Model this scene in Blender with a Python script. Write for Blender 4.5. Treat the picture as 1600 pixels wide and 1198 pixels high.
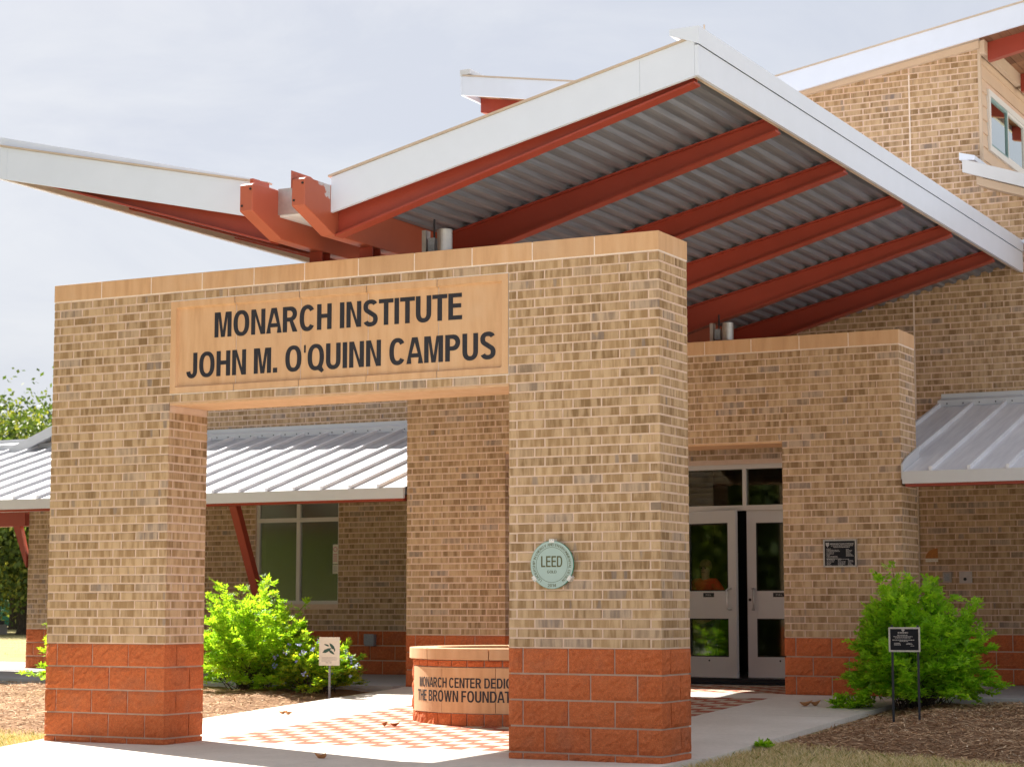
import bpy, bmesh, math, random
import numpy as np
from mathutils import Vector, Matrix

R = math.radians
S = bpy.context.scene
COL = S.collection
for o in list(bpy.data.objects):
    bpy.data.objects.remove(o)
random.seed(7)
rng = np.random.default_rng(7)

# ------------------------------------------------------------------ camera
CAM = np.array([6.3385, -14.718, 1.2304]); YAW = 0.4795; PIT = 0.1099; FPX = 3180.5
cd = bpy.data.cameras.new('camera'); cam = bpy.data.objects.new('camera', cd); COL.objects.link(cam)
cam.location = CAM
cam.rotation_euler = (math.pi/2 + PIT, 0, YAW)
cd.sensor_width = 36; cd.lens = FPX/1600*36; cd.clip_start = .1; cd.clip_end = 3000
cd.dof.use_dof = True; cd.dof.focus_distance = 17.0; cd.dof.aperture_fstop = 5.6
S.camera = cam
S.render.resolution_x = 1024; S.render.resolution_y = 766

# ------------------------------------------------------------------ sky, sun, exposure
SUN_EL = R(45.0)
SUN_DIR = np.array([-.92, .39])                       # horizontal direction towards the sun
SUN_DIR = SUN_DIR/np.linalg.norm(SUN_DIR)
W = bpy.data.worlds.new('World'); S.world = W; W.use_nodes = True
nt = W.node_tree; nt.nodes.clear()
N = nt.nodes.new
sky = N('ShaderNodeTexSky'); sky.sky_type = 'NISHITA'; sky.sun_disc = False
sky.sun_elevation = SUN_EL; sky.sun_rotation = math.atan2(SUN_DIR[0], SUN_DIR[1])
sky.air_density = 1.0; sky.dust_density = 3.0; sky.ozone_density = 1.0
tc = N('ShaderNodeTexCoord'); mp = N('ShaderNodeMapping'); mp.inputs['Scale'].default_value = (1, 1, 2.6)
nz = N('ShaderNodeTexNoise'); nz.inputs['Scale'].default_value = 2.6; nz.inputs['Detail'].default_value = 6
rp = N('ShaderNodeValToRGB'); rp.color_ramp.elements[0].position = .38; rp.color_ramp.elements[1].position = .72
rp.color_ramp.elements[0].color = (.80, .80, .80, 1); rp.color_ramp.elements[1].color = (.96, .96, .96, 1)
mx = N('ShaderNodeMixRGB')
n2 = N('ShaderNodeTexNoise'); n2.inputs['Scale'].default_value = 5.0; n2.inputs['Detail'].default_value = 7; n2.inputs['Roughness'].default_value = .62; n2.inputs['Distortion'].default_value = .6
veil = N('ShaderNodeValToRGB'); veil.color_ramp.elements[0].position = .40; veil.color_ramp.elements[1].position = .68
veil.color_ramp.elements[0].color = (5.75, 6.02, 6.75, 1); veil.color_ramp.elements[1].color = (6.75, 6.92, 7.35, 1)
bg = N('ShaderNodeBackground'); bg.inputs['Strength'].default_value = .0418
wo = N('ShaderNodeOutputWorld')
L = nt.links.new
L(tc.outputs['Generated'], mp.inputs['Vector']); L(mp.outputs['Vector'], nz.inputs['Vector'])
L(mp.outputs['Vector'], n2.inputs['Vector']); L(n2.outputs['Fac'], veil.inputs['Fac']); L(veil.outputs['Color'], mx.inputs['Color2'])
L(nz.outputs['Fac'], rp.inputs['Fac']); L(rp.outputs['Color'], mx.inputs['Fac'])
L(sky.outputs['Color'], mx.inputs['Color1']); L(mx.outputs['Color'], bg.inputs['Color'])
L(bg.outputs['Background'], wo.inputs['Surface'])

sd = bpy.data.lights.new('sun', 'SUN'); sd.energy = 5.0; sd.angle = R(.6); sd.color = (1.0, .95, .87)
sun = bpy.data.objects.new('sun', sd); COL.objects.link(sun)
sv = Vector((SUN_DIR[0]*math.cos(SUN_EL), SUN_DIR[1]*math.cos(SUN_EL), math.sin(SUN_EL)))
sun.rotation_euler = sv.to_track_quat('Z', 'Y').to_euler(); sun.location = (-30, 12, 30)
S.view_settings.view_transform = 'Standard'; S.view_settings.look = 'None'
S.view_settings.gamma = 1; S.view_settings.use_curve_mapping = False
S.view_settings.exposure = 1.55
S.render.engine = 'CYCLES'
S.cycles.use_denoising = True
S.cycles.max_bounces = 8; S.cycles.diffuse_bounces = 4; S.cycles.transparent_max_bounces = 12

# ------------------------------------------------------------------ helpers
def cam_proj(p):
    fw = np.array([-math.sin(YAW)*math.cos(PIT), math.cos(YAW)*math.cos(PIT), math.sin(PIT)])
    rt = np.array([math.cos(YAW), math.sin(YAW), 0]); up = np.cross(rt, fw)
    d = np.asarray(p, float) - CAM; k = d @ fw
    return 800 + FPX*(d @ rt)/k, 599 - FPX*(d @ up)/k, k

def put(name, me, mat, parent=None):
    o = bpy.data.objects.new(name, me)
    if mat is not None and not me.materials: me.materials.append(mat)
    COL.objects.link(o)
    if parent is not None: attach(o, parent)
    return o
def attach(o, parent):
    o.parent = parent
    if 'base' in ROOT.get(parent.name, {}):
        o.matrix_parent_inverse = Matrix.Translation(-Vector(ROOT[parent.name]['base']))
ROOT = {}
def tag(o, label=None, cat=None, group=None, kind=None):
    if label: o['label'] = label
    if cat: o['category'] = cat
    if group: o['group'] = group
    if kind: o['kind'] = kind
    return o
def thing(name, loc, label, cat, group=None):
    o = bpy.data.objects.new(name, None); COL.objects.link(o); o.location = loc
    o.empty_display_size = .2
    ROOT[o.name] = {'base': tuple(loc)}
    return tag(o, label, cat, group)
def copy_tree(src, loc, label=None):
    r = src.copy(); COL.objects.link(r); r.location = loc
    ROOT[r.name] = {'base': tuple(loc)}
    if label: r['label'] = label
    for ch in list(src.children):
        c = ch.copy(); COL.objects.link(c); c.parent = r
        c.matrix_parent_inverse = ch.matrix_parent_inverse.copy()
        for g in list(ch.children):
            d = g.copy(); COL.objects.link(d); d.parent = c
    return r

class MB:
    def __init__(s): s.v = []; s.f = []
    def add(s, vs, fs):
        b = len(s.v); s.v += [tuple(map(float, p)) for p in vs]; s.f += [tuple(i+b for i in f) for f in fs]; return s
    def box(s, x0, x1, y0, y1, z0, z1):
        return s.add([(x0,y0,z0),(x1,y0,z0),(x1,y1,z0),(x0,y1,z0),(x0,y0,z1),(x1,y0,z1),(x1,y1,z1),(x0,y1,z1)],
                     [(0,3,2,1),(4,5,6,7),(0,1,5,4),(1,2,6,5),(2,3,7,6),(3,0,4,7)])
    def prism(s, poly, axis, a, b):
        n = len(poly)
        def P(q, t):
            return (q[0], t, q[1]) if axis == 'y' else ((t, q[0], q[1]) if axis == 'x' else (q[0], q[1], t))
        vs = [P(q, a) for q in poly] + [P(q, b) for q in poly]
        fs = [tuple(range(n)), tuple(range(2*n-1, n-1, -1))] + [(i, i+n, (i+1) % n+n, (i+1) % n) for i in range(n)]
        return s.add(vs, fs)
    def tube(s, pts, rad, n=8, cap=True):
        pts = [Vector(p) for p in pts]
        if not hasattr(rad, '__len__'): rad = [rad]*len(pts)
        b = len(s.v); prev = None
        for i, p in enumerate(pts):
            t = (pts[min(i+1, len(pts)-1)] - pts[max(i-1, 0)]).normalized()
            a = t.orthogonal().normalized() if prev is None else (prev - t*prev.dot(t)).normalized()
            prev = a; c = t.cross(a)
            for k in range(n):
                q = p + (a*math.cos(2*math.pi*k/n) + c*math.sin(2*math.pi*k/n))*rad[i]
                s.v.append(tuple(q))
        for i in range(len(pts)-1):
            for k in range(n):
                s.f.append((b+i*n+k, b+i*n+(k+1) % n, b+(i+1)*n+(k+1) % n, b+(i+1)*n+k))
        if cap:
            s.f.append(tuple(b+k for k in reversed(range(n)))); m = b+(len(pts)-1)*n
            s.f.append(tuple(m+k for k in range(n)))
        return s
    def mesh(s, name, smooth=False, fix=True):
        me = bpy.data.meshes.new(name); me.from_pydata(s.v, [], s.f)
        if fix:
            bm = bmesh.new(); bm.from_mesh(me); bmesh.ops.recalc_face_normals(bm, faces=bm.faces); bm.to_mesh(me); bm.free()
        if smooth: me.polygons.foreach_set('use_smooth', [True]*len(me.polygons))
        me.update(); return me
    def build(s, name, mat, parent=None, smooth=False, bevel=0):
        o = put(name, s.mesh(name, smooth), mat, parent)
        if bevel:
            m = o.modifiers.new('bevel', 'BEVEL'); m.width = bevel; m.segments = 2; m.limit_method = 'ANGLE'
        return o

def mesh_np(name, v, f, attr=None):
    """v (n,3), f (m,k) all same k; attr per face float 'tint'"""
    me = bpy.data.meshes.new(name); k = f.shape[1]
    me.vertices.add(len(v)); me.vertices.foreach_set('co', np.asarray(v, np.float32).ravel())
    me.loops.add(f.size); me.loops.foreach_set('vertex_index', np.asarray(f, np.int32).ravel())
    me.polygons.add(len(f)); me.polygons.foreach_set('loop_start', np.arange(0, f.size, k, dtype=np.int32))
    if attr is not None:
        a = me.attributes.new('tint', 'FLOAT', 'FACE'); a.data.foreach_set('value', np.asarray(attr, np.float32))
    me.update(calc_edges=True); me.shade_flat(); return me

# ------------------------------------------------------------------ materials
MATS = {}
class G:
    def __init__(s, name):
        m = bpy.data.materials.new(name); m.use_nodes = True; s.m = m; s.t = m.node_tree; s.n = s.t.nodes
        s.b = s.n['Principled BSDF']; MATS[name] = m
    def node(s, kind, **kw):
        n = s.n.new(kind)
        for k, v in kw.items(): setattr(n, k, v)
        return n
    def link(s, a, b): s.t.links.new(a, b)
    def val(s, sock, v):
        if hasattr(v, 'is_output'): s.link(v, sock)
        else: sock.default_value = v
    def math(s, op, a, b=0.0, c=None):
        n = s.node('ShaderNodeMath', operation=op); s.val(n.inputs[0], a); s.val(n.inputs[1], b)
        if c is not None: s.val(n.inputs[2], c)
        return n.outputs[0]
    def pos(s):
        return s.node('ShaderNodeNewGeometry').outputs['Position']
    def noise(s, vec, scale, detail=3, rough=.55, dist=0.0):
        n = s.node('ShaderNodeTexNoise'); s.val(n.inputs['Vector'], vec); n.inputs['Scale'].default_value = scale
        n.inputs['Detail'].default_value = detail; n.inputs['Roughness'].default_value = rough; n.inputs['Distortion'].default_value = dist
        return n.outputs['Fac']
    def mapv(s, vec, sc, loc=(0, 0, 0)):
        n = s.node('ShaderNodeMapping'); s.link(vec, n.inputs['Vector']); n.inputs['Scale'].default_value = sc; n.inputs['Location'].default_value = loc
        return n.outputs['Vector']
    def ramp(s, fac, stops, interp='LINEAR'):
        n = s.node('ShaderNodeValToRGB'); s.val(n.inputs['Fac'], fac); cr = n.color_ramp; cr.interpolation = interp
        while len(cr.elements) < len(stops): cr.elements.new(.5)
        for e, (p, c) in zip(cr.elements, stops):
            e.position = p; e.color = (c[0], c[1], c[2], 1) if hasattr(c, '__len__') else (c, c, c, 1)
        return n.outputs['Color']
    def mix(s, fac, a, b, mode='MIX'):
        n = s.node('ShaderNodeMixRGB', blend_type=mode); s.val(n.inputs[0], fac)
        for i, c in ((1, a), (2, b)):
            if hasattr(c, 'is_output'): s.link(c, n.inputs[i])
            else: n.inputs[i].default_value = (c[0], c[1], c[2], 1)
        return n.outputs[0]
    def bump(s, h, strength=.3, dist=.01):
        n = s.node('ShaderNodeBump'); s.link(h, n.inputs['Height']); n.inputs['Strength'].default_value = strength; n.inputs['Distance'].default_value = dist
        s.link(n.outputs['Normal'], s.b.inputs['Normal'])
    def color(s, c): 
        if hasattr(c, 'is_output'): s.link(c, s.b.inputs['Base Color'])
        else: s.b.inputs['Base Color'].default_value = (c[0], c[1], c[2], 1)
    def set(s, rough=.7, metal=0, spec=.5):
        s.val(s.b.inputs['Roughness'], rough); s.b.inputs['Metallic'].default_value = metal; s.b.inputs['Specular IOR Level'].default_value = spec
        return s.m
    def rand(s):
        """one random number per piece: object random, shifted by the face attribute of joined pieces"""
        a = s.node('ShaderNodeAttribute', attribute_name='tint'); o = s.node('ShaderNodeObjectInfo')
        return s.math('FRACT', s.math('ADD', a.outputs['Fac'], o.outputs['Random']))

def wall_u(g):
    sp = g.node('ShaderNodeSeparateXYZ'); g.link(g.pos(), sp.inputs[0])
    return g.math('ADD', sp.outputs[0], sp.outputs[1]), sp.outputs[2]

def m_brick():
    g = G('tan_brick'); r = g.rand(); u, z = wall_u(g)
    cv = g.node('ShaderNodeCombineXYZ'); g.link(u, cv.inputs[0]); g.link(g.math('MULTIPLY', z, .12), cv.inputs[1]); g.link(g.math('MULTIPLY', r, 37.0), cv.inputs[2])
    st = g.noise(cv.outputs[0], 17, 3, .62)
    base = g.ramp(r, [(0, (.315, .215, .115)), (.22, (.37, .255, .137)), (.5, (.43, .30, .165)), (.78, (.485, .345, .192)), (.9, (.53, .38, .215)), (.965, (.34, .285, .245)), (1, (.33, .26, .19))])
    dark = g.mix(1, base, (.78, .73, .66), 'MULTIPLY'); lite = g.mix(.5, base, (.63, .465, .285))
    k = g.ramp(st, [(.40, 0), (.47, .35), (.53, .75), (.60, 1)])
    c = g.mix(k, dark, lite)
    f = g.noise(g.pos(), 240, 3, .7); c = g.mix(.35, c, g.ramp(f, [(.3, (.55, .5, .45)), (.7, (1.25, 1.2, 1.15))]), 'MULTIPLY')
    c = g.mix(1, c, (1.01, .985, 1.04), 'MULTIPLY'); sp = g.noise(cv.outputs[0], 9, 1); c = g.mix(g.ramp(sp, [(.70, 0), (.73, .55)]), c, (.20, .17, .17))
    g.color(c); g.bump(g.math('ADD', g.math('MULTIPLY', st, .6), f), .35, .004); return g.set(.86, 0, .25)
def m_mortar(name='mortar', c=(.72, .545, .44)):
    g = G(name); n = g.noise(g.pos(), 9, 4); f = g.noise(g.pos(), 160, 2)
    col = g.mix(g.ramp(n, [(.35, 0), (.7, .55)]), c, (c[0]*.86, c[1]*.78, c[2]*.72)); col = g.mix(.4, col, g.ramp(f, [(.3, .75), (.7, 1.1)]), 'MULTIPLY')
    g.color(col); g.bump(f, .3, .003); return g.set(.92, 0, .2)
def m_block():
    g = G('split_face_block'); r = g.rand(); p = g.pos()
    a = g.noise(p, 38, 6, .72); b = g.noise(p, 95, 4, .75); w = g.noise(p, 3.2, 3)
    c = g.ramp(a, [(.26, (.41, .092, .032)), (.5, (.56, .142, .048)), (.75, (.66, .215, .088))])
    c = g.mix(g.ramp(r, [(0, 0), (1, .4)]), c, (.66, .19, .07)); c = g.mix(g.ramp(b, [(.66, 0), (.74, .6)]), c, (.62, .37, .24))
    c = g.mix(g.ramp(b, [(.25, .4), (.34, 0)]), c, (.25, .06, .03))
    c = g.mix(g.ramp(w, [(.52, 0), (.75, .35)]), c, (.30, .15, .10))
    c = g.mix(.8, c, g.ramp(g.noise(p, 150, 2, .8), [(.30, .62), (.5, 1.0), (.68, 1.35)]), 'MULTIPLY')
    g.color(c); g.bump(g.math('ADD', a, g.math('MULTIPLY', b, .45)), .75, .025); return g.set(.9, 0, .25)
def m_stone():
    g = G('cast_stone'); p = g.pos(); r = g.rand()
    st = g.noise(g.mapv(p, (3.5, 3.5, .5)), 3, 4, .6); f = g.noise(p, 300, 2); cl = g.noise(p, 2.3, 3)
    c = g.ramp(st, [(.3, (.56, .325, .170)), (.5, (.65, .39, .215)), (.72, (.70, .45, .265))])
    c = g.mix(g.ramp(r, [(0, 0), (1, .5)]), c, (.54, .345, .21)); c = g.mix(g.ramp(cl, [(.55, 0), (.8, .3)]), c, (.62, .46, .33))
    c = g.mix(.3, c, g.ramp(f, [(.3, .78), (.7, 1.12)]), 'MULTIPLY')
    g.color(c); g.bump(f, .2, .002); return g.set(.8, 0, .3)
def m_paint(name, c, rough=.5, var=.12, wear=None):
    g = G(name); p = g.pos(); n = g.noise(p, 3.5, 4); f = g.noise(p, 45, 3)
    col = g.mix(g.ramp(n, [(.35, 0), (.75, 1)]), (c[0]*(1-var), c[1]*(1-var), c[2]*(1-var)), c)
    col = g.mix(g.ramp(f, [(.58, 0), (.8, var)]), col, (c[0]*.6, c[1]*.65, c[2]*.7))
    if wear is not None:
        sp = g.node('ShaderNodeSeparateXYZ'); g.link(p, sp.inputs[0])
        near = g.math('MULTIPLY', g.math('LESS_THAN', sp.outputs[1], -.46), g.math('GREATER_THAN', sp.outputs[0], -2.86))
        hz_ = g.math('SUBTRACT', g.math('MULTIPLY', g.math('SUBTRACT', sp.outputs[2], 4.55), 1.25), g.math('MULTIPLY', g.math('ADD', sp.outputs[1], .62), -.9))
        h = g.math('MULTIPLY', near, g.math('ADD', hz_, g.math('MULTIPLY', g.noise(p, 13, 5, .7), .55)))
        col = g.mix(g.ramp(h, [(.54, 0), (.56, 1)]), col, wear)
    g.color(col); g.bump(n, .08, .01); return g.set(rough)
def m_metal(name, c, rough=.35, metal=1.0, streak=(6, .6, 6)):
    g = G(name); p = g.pos(); n = g.noise(g.mapv(p, streak), 3, 4); f = g.noise(p, 40, 3)
    col = g.mix(g.ramp(n, [(.3, 0), (.75, 1)]), (c[0]*.8, c[1]*.8, c[2]*.82), c); g.color(col)
    g.val(g.b.inputs['Roughness'], g.math('ADD', rough-.06, g.math('MULTIPLY', f, .14))); g.bump(n, .05, .01)
    g.b.inputs['Metallic'].default_value = metal; return g.m
def m_concrete(name, c):
    g = G(name); p = g.pos(); a = g.noise(p, 1.3, 5); b = g.noise(p, 24, 5, .7); f = g.noise(p, 260, 2)
    col = g.mix(g.ramp(a, [(.35, 0), (.7, 1)]), (c[0]*.86, c[1]*.85, c[2]*.83), c)
    col = g.mix(.35, col, g.ramp(b, [(.3, .74), (.65, 1.08)]), 'MULTIPLY'); col = g.mix(.3, col, g.ramp(f, [(.3, .75), (.7, 1.15)]), 'MULTIPLY')
    r = g.rand(); col = g.mix(.5, col, g.ramp(r, [(0, .9), (1, 1.04)]), 'MULTIPLY')
    g.color(col); g.bump(g.math('ADD', b, f), .2, .004); return g.set(.88, 0, .25)
def m_plain(name, c, rough=.6, metal=0, spec=.4, nscale=60, var=.25):
    g = G(name); f = g.noise(g.pos(), nscale, 3)
    g.color(g.mix(1, c, g.ramp(f, [(.3, 1-var), (.7, 1+var*.4)]), 'MULTIPLY')); g.bump(f, .08, .003); return g.set(rough, metal, spec)
def m_ground(name, stops, s1=1.2, s2=38, bump=.6, spec=.15):
    g = G(name); p = g.pos(); a = g.noise(p, s1, 5, .65); b = g.noise(p, s2, 5, .75); c3 = g.noise(g.mapv(p, (1, 2.2, 1)), s2*3.2, 3, .7)
    m = g.math('ADD', g.math('MULTIPLY', a, .45), g.math('ADD', g.math('MULTIPLY', b, .3), g.math('MULTIPLY', c3, .25)))
    g.color(g.ramp(m, stops)); g.bump(g.math('ADD', b, c3), bump, .02); return g.set(.95, 0, spec)
def m_pieces(name, stops, rough=.85, trans=0.0, spec=.25, big=None):
    g = G(name); r = g.rand(); c = g.ramp(r, stops); f = g.noise(g.pos(), 55, 2); c = g.mix(.5, c, g.ramp(f, [(.3, .68), (.7, 1.22)]), 'MULTIPLY')
    g.color(c); g.set(rough, 0, spec)
    if trans:
        t = g.node('ShaderNodeBsdfTranslucent'); g.link(g.mix(1, c, (1.6, 1.6, .8), 'MULTIPLY'), t.inputs['Color'])
        ms = g.node('ShaderNodeMixShader'); ms.inputs[0].default_value = trans
        g.link(g.b.outputs[0], ms.inputs[1]); g.link(t.outputs[0], ms.inputs[2]); g.link(ms.outputs[0], g.n['Material Output'].inputs['Surface'])
    return g.m
def m_glass(name, tint, refl=.0, rough=.01):
    g = G(name); tr = g.node('ShaderNodeBsdfTransparent'); tr.inputs[0].default_value = (*tint, 1)
    gl = g.node('ShaderNodeBsdfGlossy'); gl.inputs['Roughness'].default_value = rough; gl.inputs['Color'].default_value = (.95, 1, .97, 1)
    fr = g.node('ShaderNodeFresnel'); fr.inputs['IOR'].default_value = 1.52
    bn = g.node('ShaderNodeBump'); g.link(g.noise(g.pos(), .9, 1), bn.inputs['Height']); bn.inputs['Strength'].default_value = .02; bn.inputs['Distance'].default_value = .05
    g.link(bn.outputs[0], gl.inputs['Normal'])
    fac = g.math('MINIMUM', g.math('ADD', g.math('MULTIPLY', fr.outputs[0], 1.2), refl), 1.0)
    ms = g.node('ShaderNodeMixShader'); g.link(fac, ms.inputs[0]); g.link(tr.outputs[0], ms.inputs[1]); g.link(gl.outputs[0], ms.inputs[2])
    g.link(ms.outputs[0], g.n['Material Output'].inputs['Surface']); g.n.remove(g.b); return g.m
def m_deck():
    g = G('galvanised_deck'); p = g.pos(); n = g.noise(g.mapv(p, (8, .4, 8)), 3, 5, .65); f = g.noise(p, 14, 4, .7)
    c = g.mix(g.ramp(n, [(.3, 0), (.72, 1)]), (.15, .165, .205), (.27, .285, .335)); c = g.mix(g.ramp(f, [(.62, 0), (.74, .5)]), c, (.22, .19, .16))
    g.color(c); g.bump(n, .05, .01); g.b.inputs['Metallic'].default_value = .35; g.b.inputs['Roughness'].default_value = .45; return g.m
def m_bark():
    g = G('bark'); p = g.pos(); n = g.noise(g.mapv(p, (9, 9, 1.6)), 3, 5, .7)
    g.color(g.ramp(n, [(.3, (.03, .024, .018)), (.6, (.10, .08, .06)), (.8, (.16, .13, .10))])); g.bump(n, .9, .04); return g.set(.95, 0, .1)
def m_planks():
    g = G('stained_planks'); r = g.rand(); p = g.pos(); n = g.noise(g.mapv(p, (30, 1.6, 30)), 2, 4, .6)
    c = g.ramp(r, [(0, (.15, .062, .032)), (.5, (.25, .115, .06)), (1, (.36, .19, .10))]); c = g.mix(.5, c, g.ramp(n, [(.3, .6), (.7, 1.3)]), 'MULTIPLY')
    g.color(c); g.bump(n, .2, .004); return g.set(.7, 0, .3)

brick_m = m_brick(); mortar_m = m_mortar(); block_mortar_m = m_mortar('grey_mortar', (.60, .47, .40)); block_m = m_block(); stone_m = m_stone()
joint_m = m_mortar('pale_joint', (.86, .74, .66))
red_m = m_paint('red_steel_paint', (.33, .047, .026), .45); redw_m = m_paint('lit_peeling_red_paint', (.44, .105, .055), .45, .1, (.50, .47, .50))  # same red twice: peeling girder copy is lighter, front light put into its colour
fascia_m = m_paint('white_metal_fascia', (.68, .74, .875), .3, .04); gutter_m = m_paint('light_grey_gutter', (.60, .61, .64), .35, .06)
drip_m = m_paint('tan_drip_edge', (.56, .45, .36), .5); trimtan_m = m_paint('tan_trim', (.60, .46, .34), .55, .05)
roof_m = m_metal('galvalume_roof', (.84, .84, .86), .5, .1, (6, .5, .5)); steel_m = m_metal('stainless_steel', (.62, .61, .60), .42, .8)
deck_m = m_deck(); conc_m = m_concrete('pale_concrete', (.75, .70, .635)); slab_m = m_concrete('grey_concrete', (.50, .49, .49))
redtile_m = m_concrete('red_tile', (.40, .115, .065)); creamtile_m = m_concrete('cream_tile', (.58, .49, .38))
letter_m = m_plain('black_lettering', (.022, .021, .030), .55); black_m = m_plain('black_metal', (.016, .018, .026), .45)
alu_m = m_metal('anodised_aluminium', (.56, .53, .53), .4, .5); doorpaint_m = m_paint('grey_door_paint', (.60, .59, .60), .4, .04)
winframe_m = m_paint('window_frame_paint', (.64, .61, .59), .4, .04); sidingp_m = m_paint('peach_siding', (.68, .50, .36), .6, .06)
whitetrim_m = m_paint('white_trim', (.74, .72, .70), .5, .04); teal_m = m_paint('teal_sash', (.20, .33, .34), .45)
glass_m = m_glass('window_glass', (.36, .46, .38), .30, .17); doorglass_m = m_glass('door_glass', (.86, .90, .87), -.02, .03); skyglass_m = m_glass('clerestory_glass', (.2, .24, .26), .35)
dark_m = m_plain('dark_interior', (.035, .036, .034), .9); mat_m = m_plain('door_mat', (.022, .024, .030), .95, 0, .1, 200, .5)  # dark_interior has the gloom of unlit rooms put into its colour
rubber_m = m_plain('black_rubber', (.02, .02, .02), .8)
bark_m = m_bark(); plank_m = m_planks()
leafA_m = m_pieces('yellow_green_leaves', [(0, (.14, .27, .02)), (.35, (.24, .42, .028)), (.7, (.34, .52, .035)), (1, (.46, .58, .05))], .5, .55, .4)
leafB_m = m_pieces('green_leaves', [(0, (.13, .27, .02)), (.4, (.25, .48, .027)), (.75, (.36, .61, .034)), (1, (.48, .68, .045))], .5, .5, .4)
leafP_m = m_pieces('plumbago_leaves', [(0, (.11, .23, .02)), (.45, (.20, .36, .028)), (.75, (.33, .46, .03)), (1, (.58, .56, .045))], .5, .5, .4)
leafT_m = m_pieces('oak_leaves', [(0, (.05, .085, .02)), (.4, (.10, .15, .028)), (.75, (.18, .225, .04)), (1, (.32, .33, .06))], .55, .3, .35)
flower_m = m_pieces('plumbago_flowers', [(0, (.22, .26, .62)), (1, (.38, .42, .80))], .7, .2)
mulch_m = m_ground('mulch_base', [(.3, (.24, .14, .08)), (.5, (.44, .26, .15)), (.7, (.60, .40, .25))], 2.0, 45, 1.0)
chip_m = m_pieces('mulch_chips', [(0, (.22, .12, .06)), (.25, (.46, .27, .145)), (.7, (.62, .40, .225)), (.92, (.74, .54, .34)), (1, (.82, .68, .50))], .9)
lawn_m = m_ground('dry_lawn', [(.3, (.22, .20, .07)), (.45, (.36, .31, .13)), (.6, (.46, .375, .20)), (.78, (.27, .28, .08))], .7, 30, .8)
blade_m = m_pieces('grass_blades', [(0, (.22, .27, .055)), (.12, (.42, .38, .14)), (.4, (.66, .52, .31)), (1, (.82, .70, .48))], .8, .2)
dryleaf_m = m_pieces('dry_leaf', [(0, (.42, .16, .06)), (1, (.58, .30, .14))], .8)
glassdisc_m = m_plain('frosted_green_glass', (.40, .52, .50), .18, 0, .6, 6, .06); glassedge_m = m_plain('green_glass_edge', (.05, .28, .20), .15, 0, .6)
olive_m = m_plain('olive_print', (.10, .10, .035), .6); plateblack_m = m_plain('black_plate', (.010, .011, .016), .6, 0, .2)
print_m = m_plain('silver_print', (.42, .40, .39), .5); platefr_m = m_metal('plaque_frame_metal', (.42, .40, .39), .42, .8)
signwhite_m = m_plain('white_sign_face', (.74, .70, .62), .6, 0, .3, 30, .05); signgreen_m = m_plain('dark_green_print', (.03, .09, .075), .6)
pink_m = m_plain('pink_print', (.62, .20, .24), .6); orange_m = m_plain('orange_panel', (.42, .16, .035), .6)
greyplastic_m = m_plain('grey_plastic', (.30, .32, .36), .5); fabric_m = m_plain('green_windscreen', (.02, .12, .075), .9)
shirt_m = m_plain('red_shirt', (.85, .06, .03), .9, 0, .1, 40, .2); skin_m = m_plain('skin', (.50, .29, .20), .55); hair_m = m_plain('blond_hair', (.32, .21, .10), .7, 0, .2, 90, .5); trouser_m = m_plain('dark_trousers', (.03, .035, .06), .9)

# ------------------------------------------------------------------ ground levels
def gz(y):
    if y < 0: return .014
    if y < 6.5: return .014 + .044*y
    if y < 10: return .30 + .01*(y-6.5)
    return .335

# ------------------------------------------------------------------ masonry
T = .5865; B_IN = 4.784; A_IN = 1.345; WID = 6.128
ZB, ZC, ZT, ZS = .917, 4.0572, 4.2208, 3.0527
NC = 41; CH = (ZC - ZB)/NC                      # brick course
S0, S1 = ZB + 29*CH, ZB + 40*CH                 # sign panel
BL, BH = .406, .2075                            # block module
BU = .254
def frame_of(n):  # outward normal -> rotation about z, so local x runs to the right, local y into the wall
    return {'-y': 0, '+x': math.pi/2, '+y': math.pi, '-x': -math.pi/2}[n]

_cache = {}
def brick_mesh(w, var):
    key = ('b', round(w, 3), var)
    if key in _cache: return _cache[key]
    rr = random.Random(hash(key) & 0xffff); h = CH - .0135; x = w/2; z = h/2; b = .0022
    j = lambda: rr.uniform(-.0016, .0016)
    f = [(sx*(x-b)+j(), rr.uniform(-.0012, .0008), sz*(z-b)+j()) for sx, sz in ((-1, -1), (1, -1), (1, 1), (-1, 1))]
    m = [(sx*x+j()*.6, .0025, sz*z+j()) for sx, sz in ((-1, -1), (1, -1), (1, 1), (-1, 1))]
    k = [(sx*x, .013, sz*z) for sx, sz in ((-1, -1), (1, -1), (1, 1), (-1, 1))]
    fs = [(0, 1, 2, 3)]
    for i in range(4):
        n = (i+1) % 4; fs += [(i, i+4, n+4, n), (i+4, i+8, n+8, n+4)]
    _cache[key] = MB().add(f+m+k, fs).mesh('brick'); _cache[key].materials.append(brick_m); return _cache[key]
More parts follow.
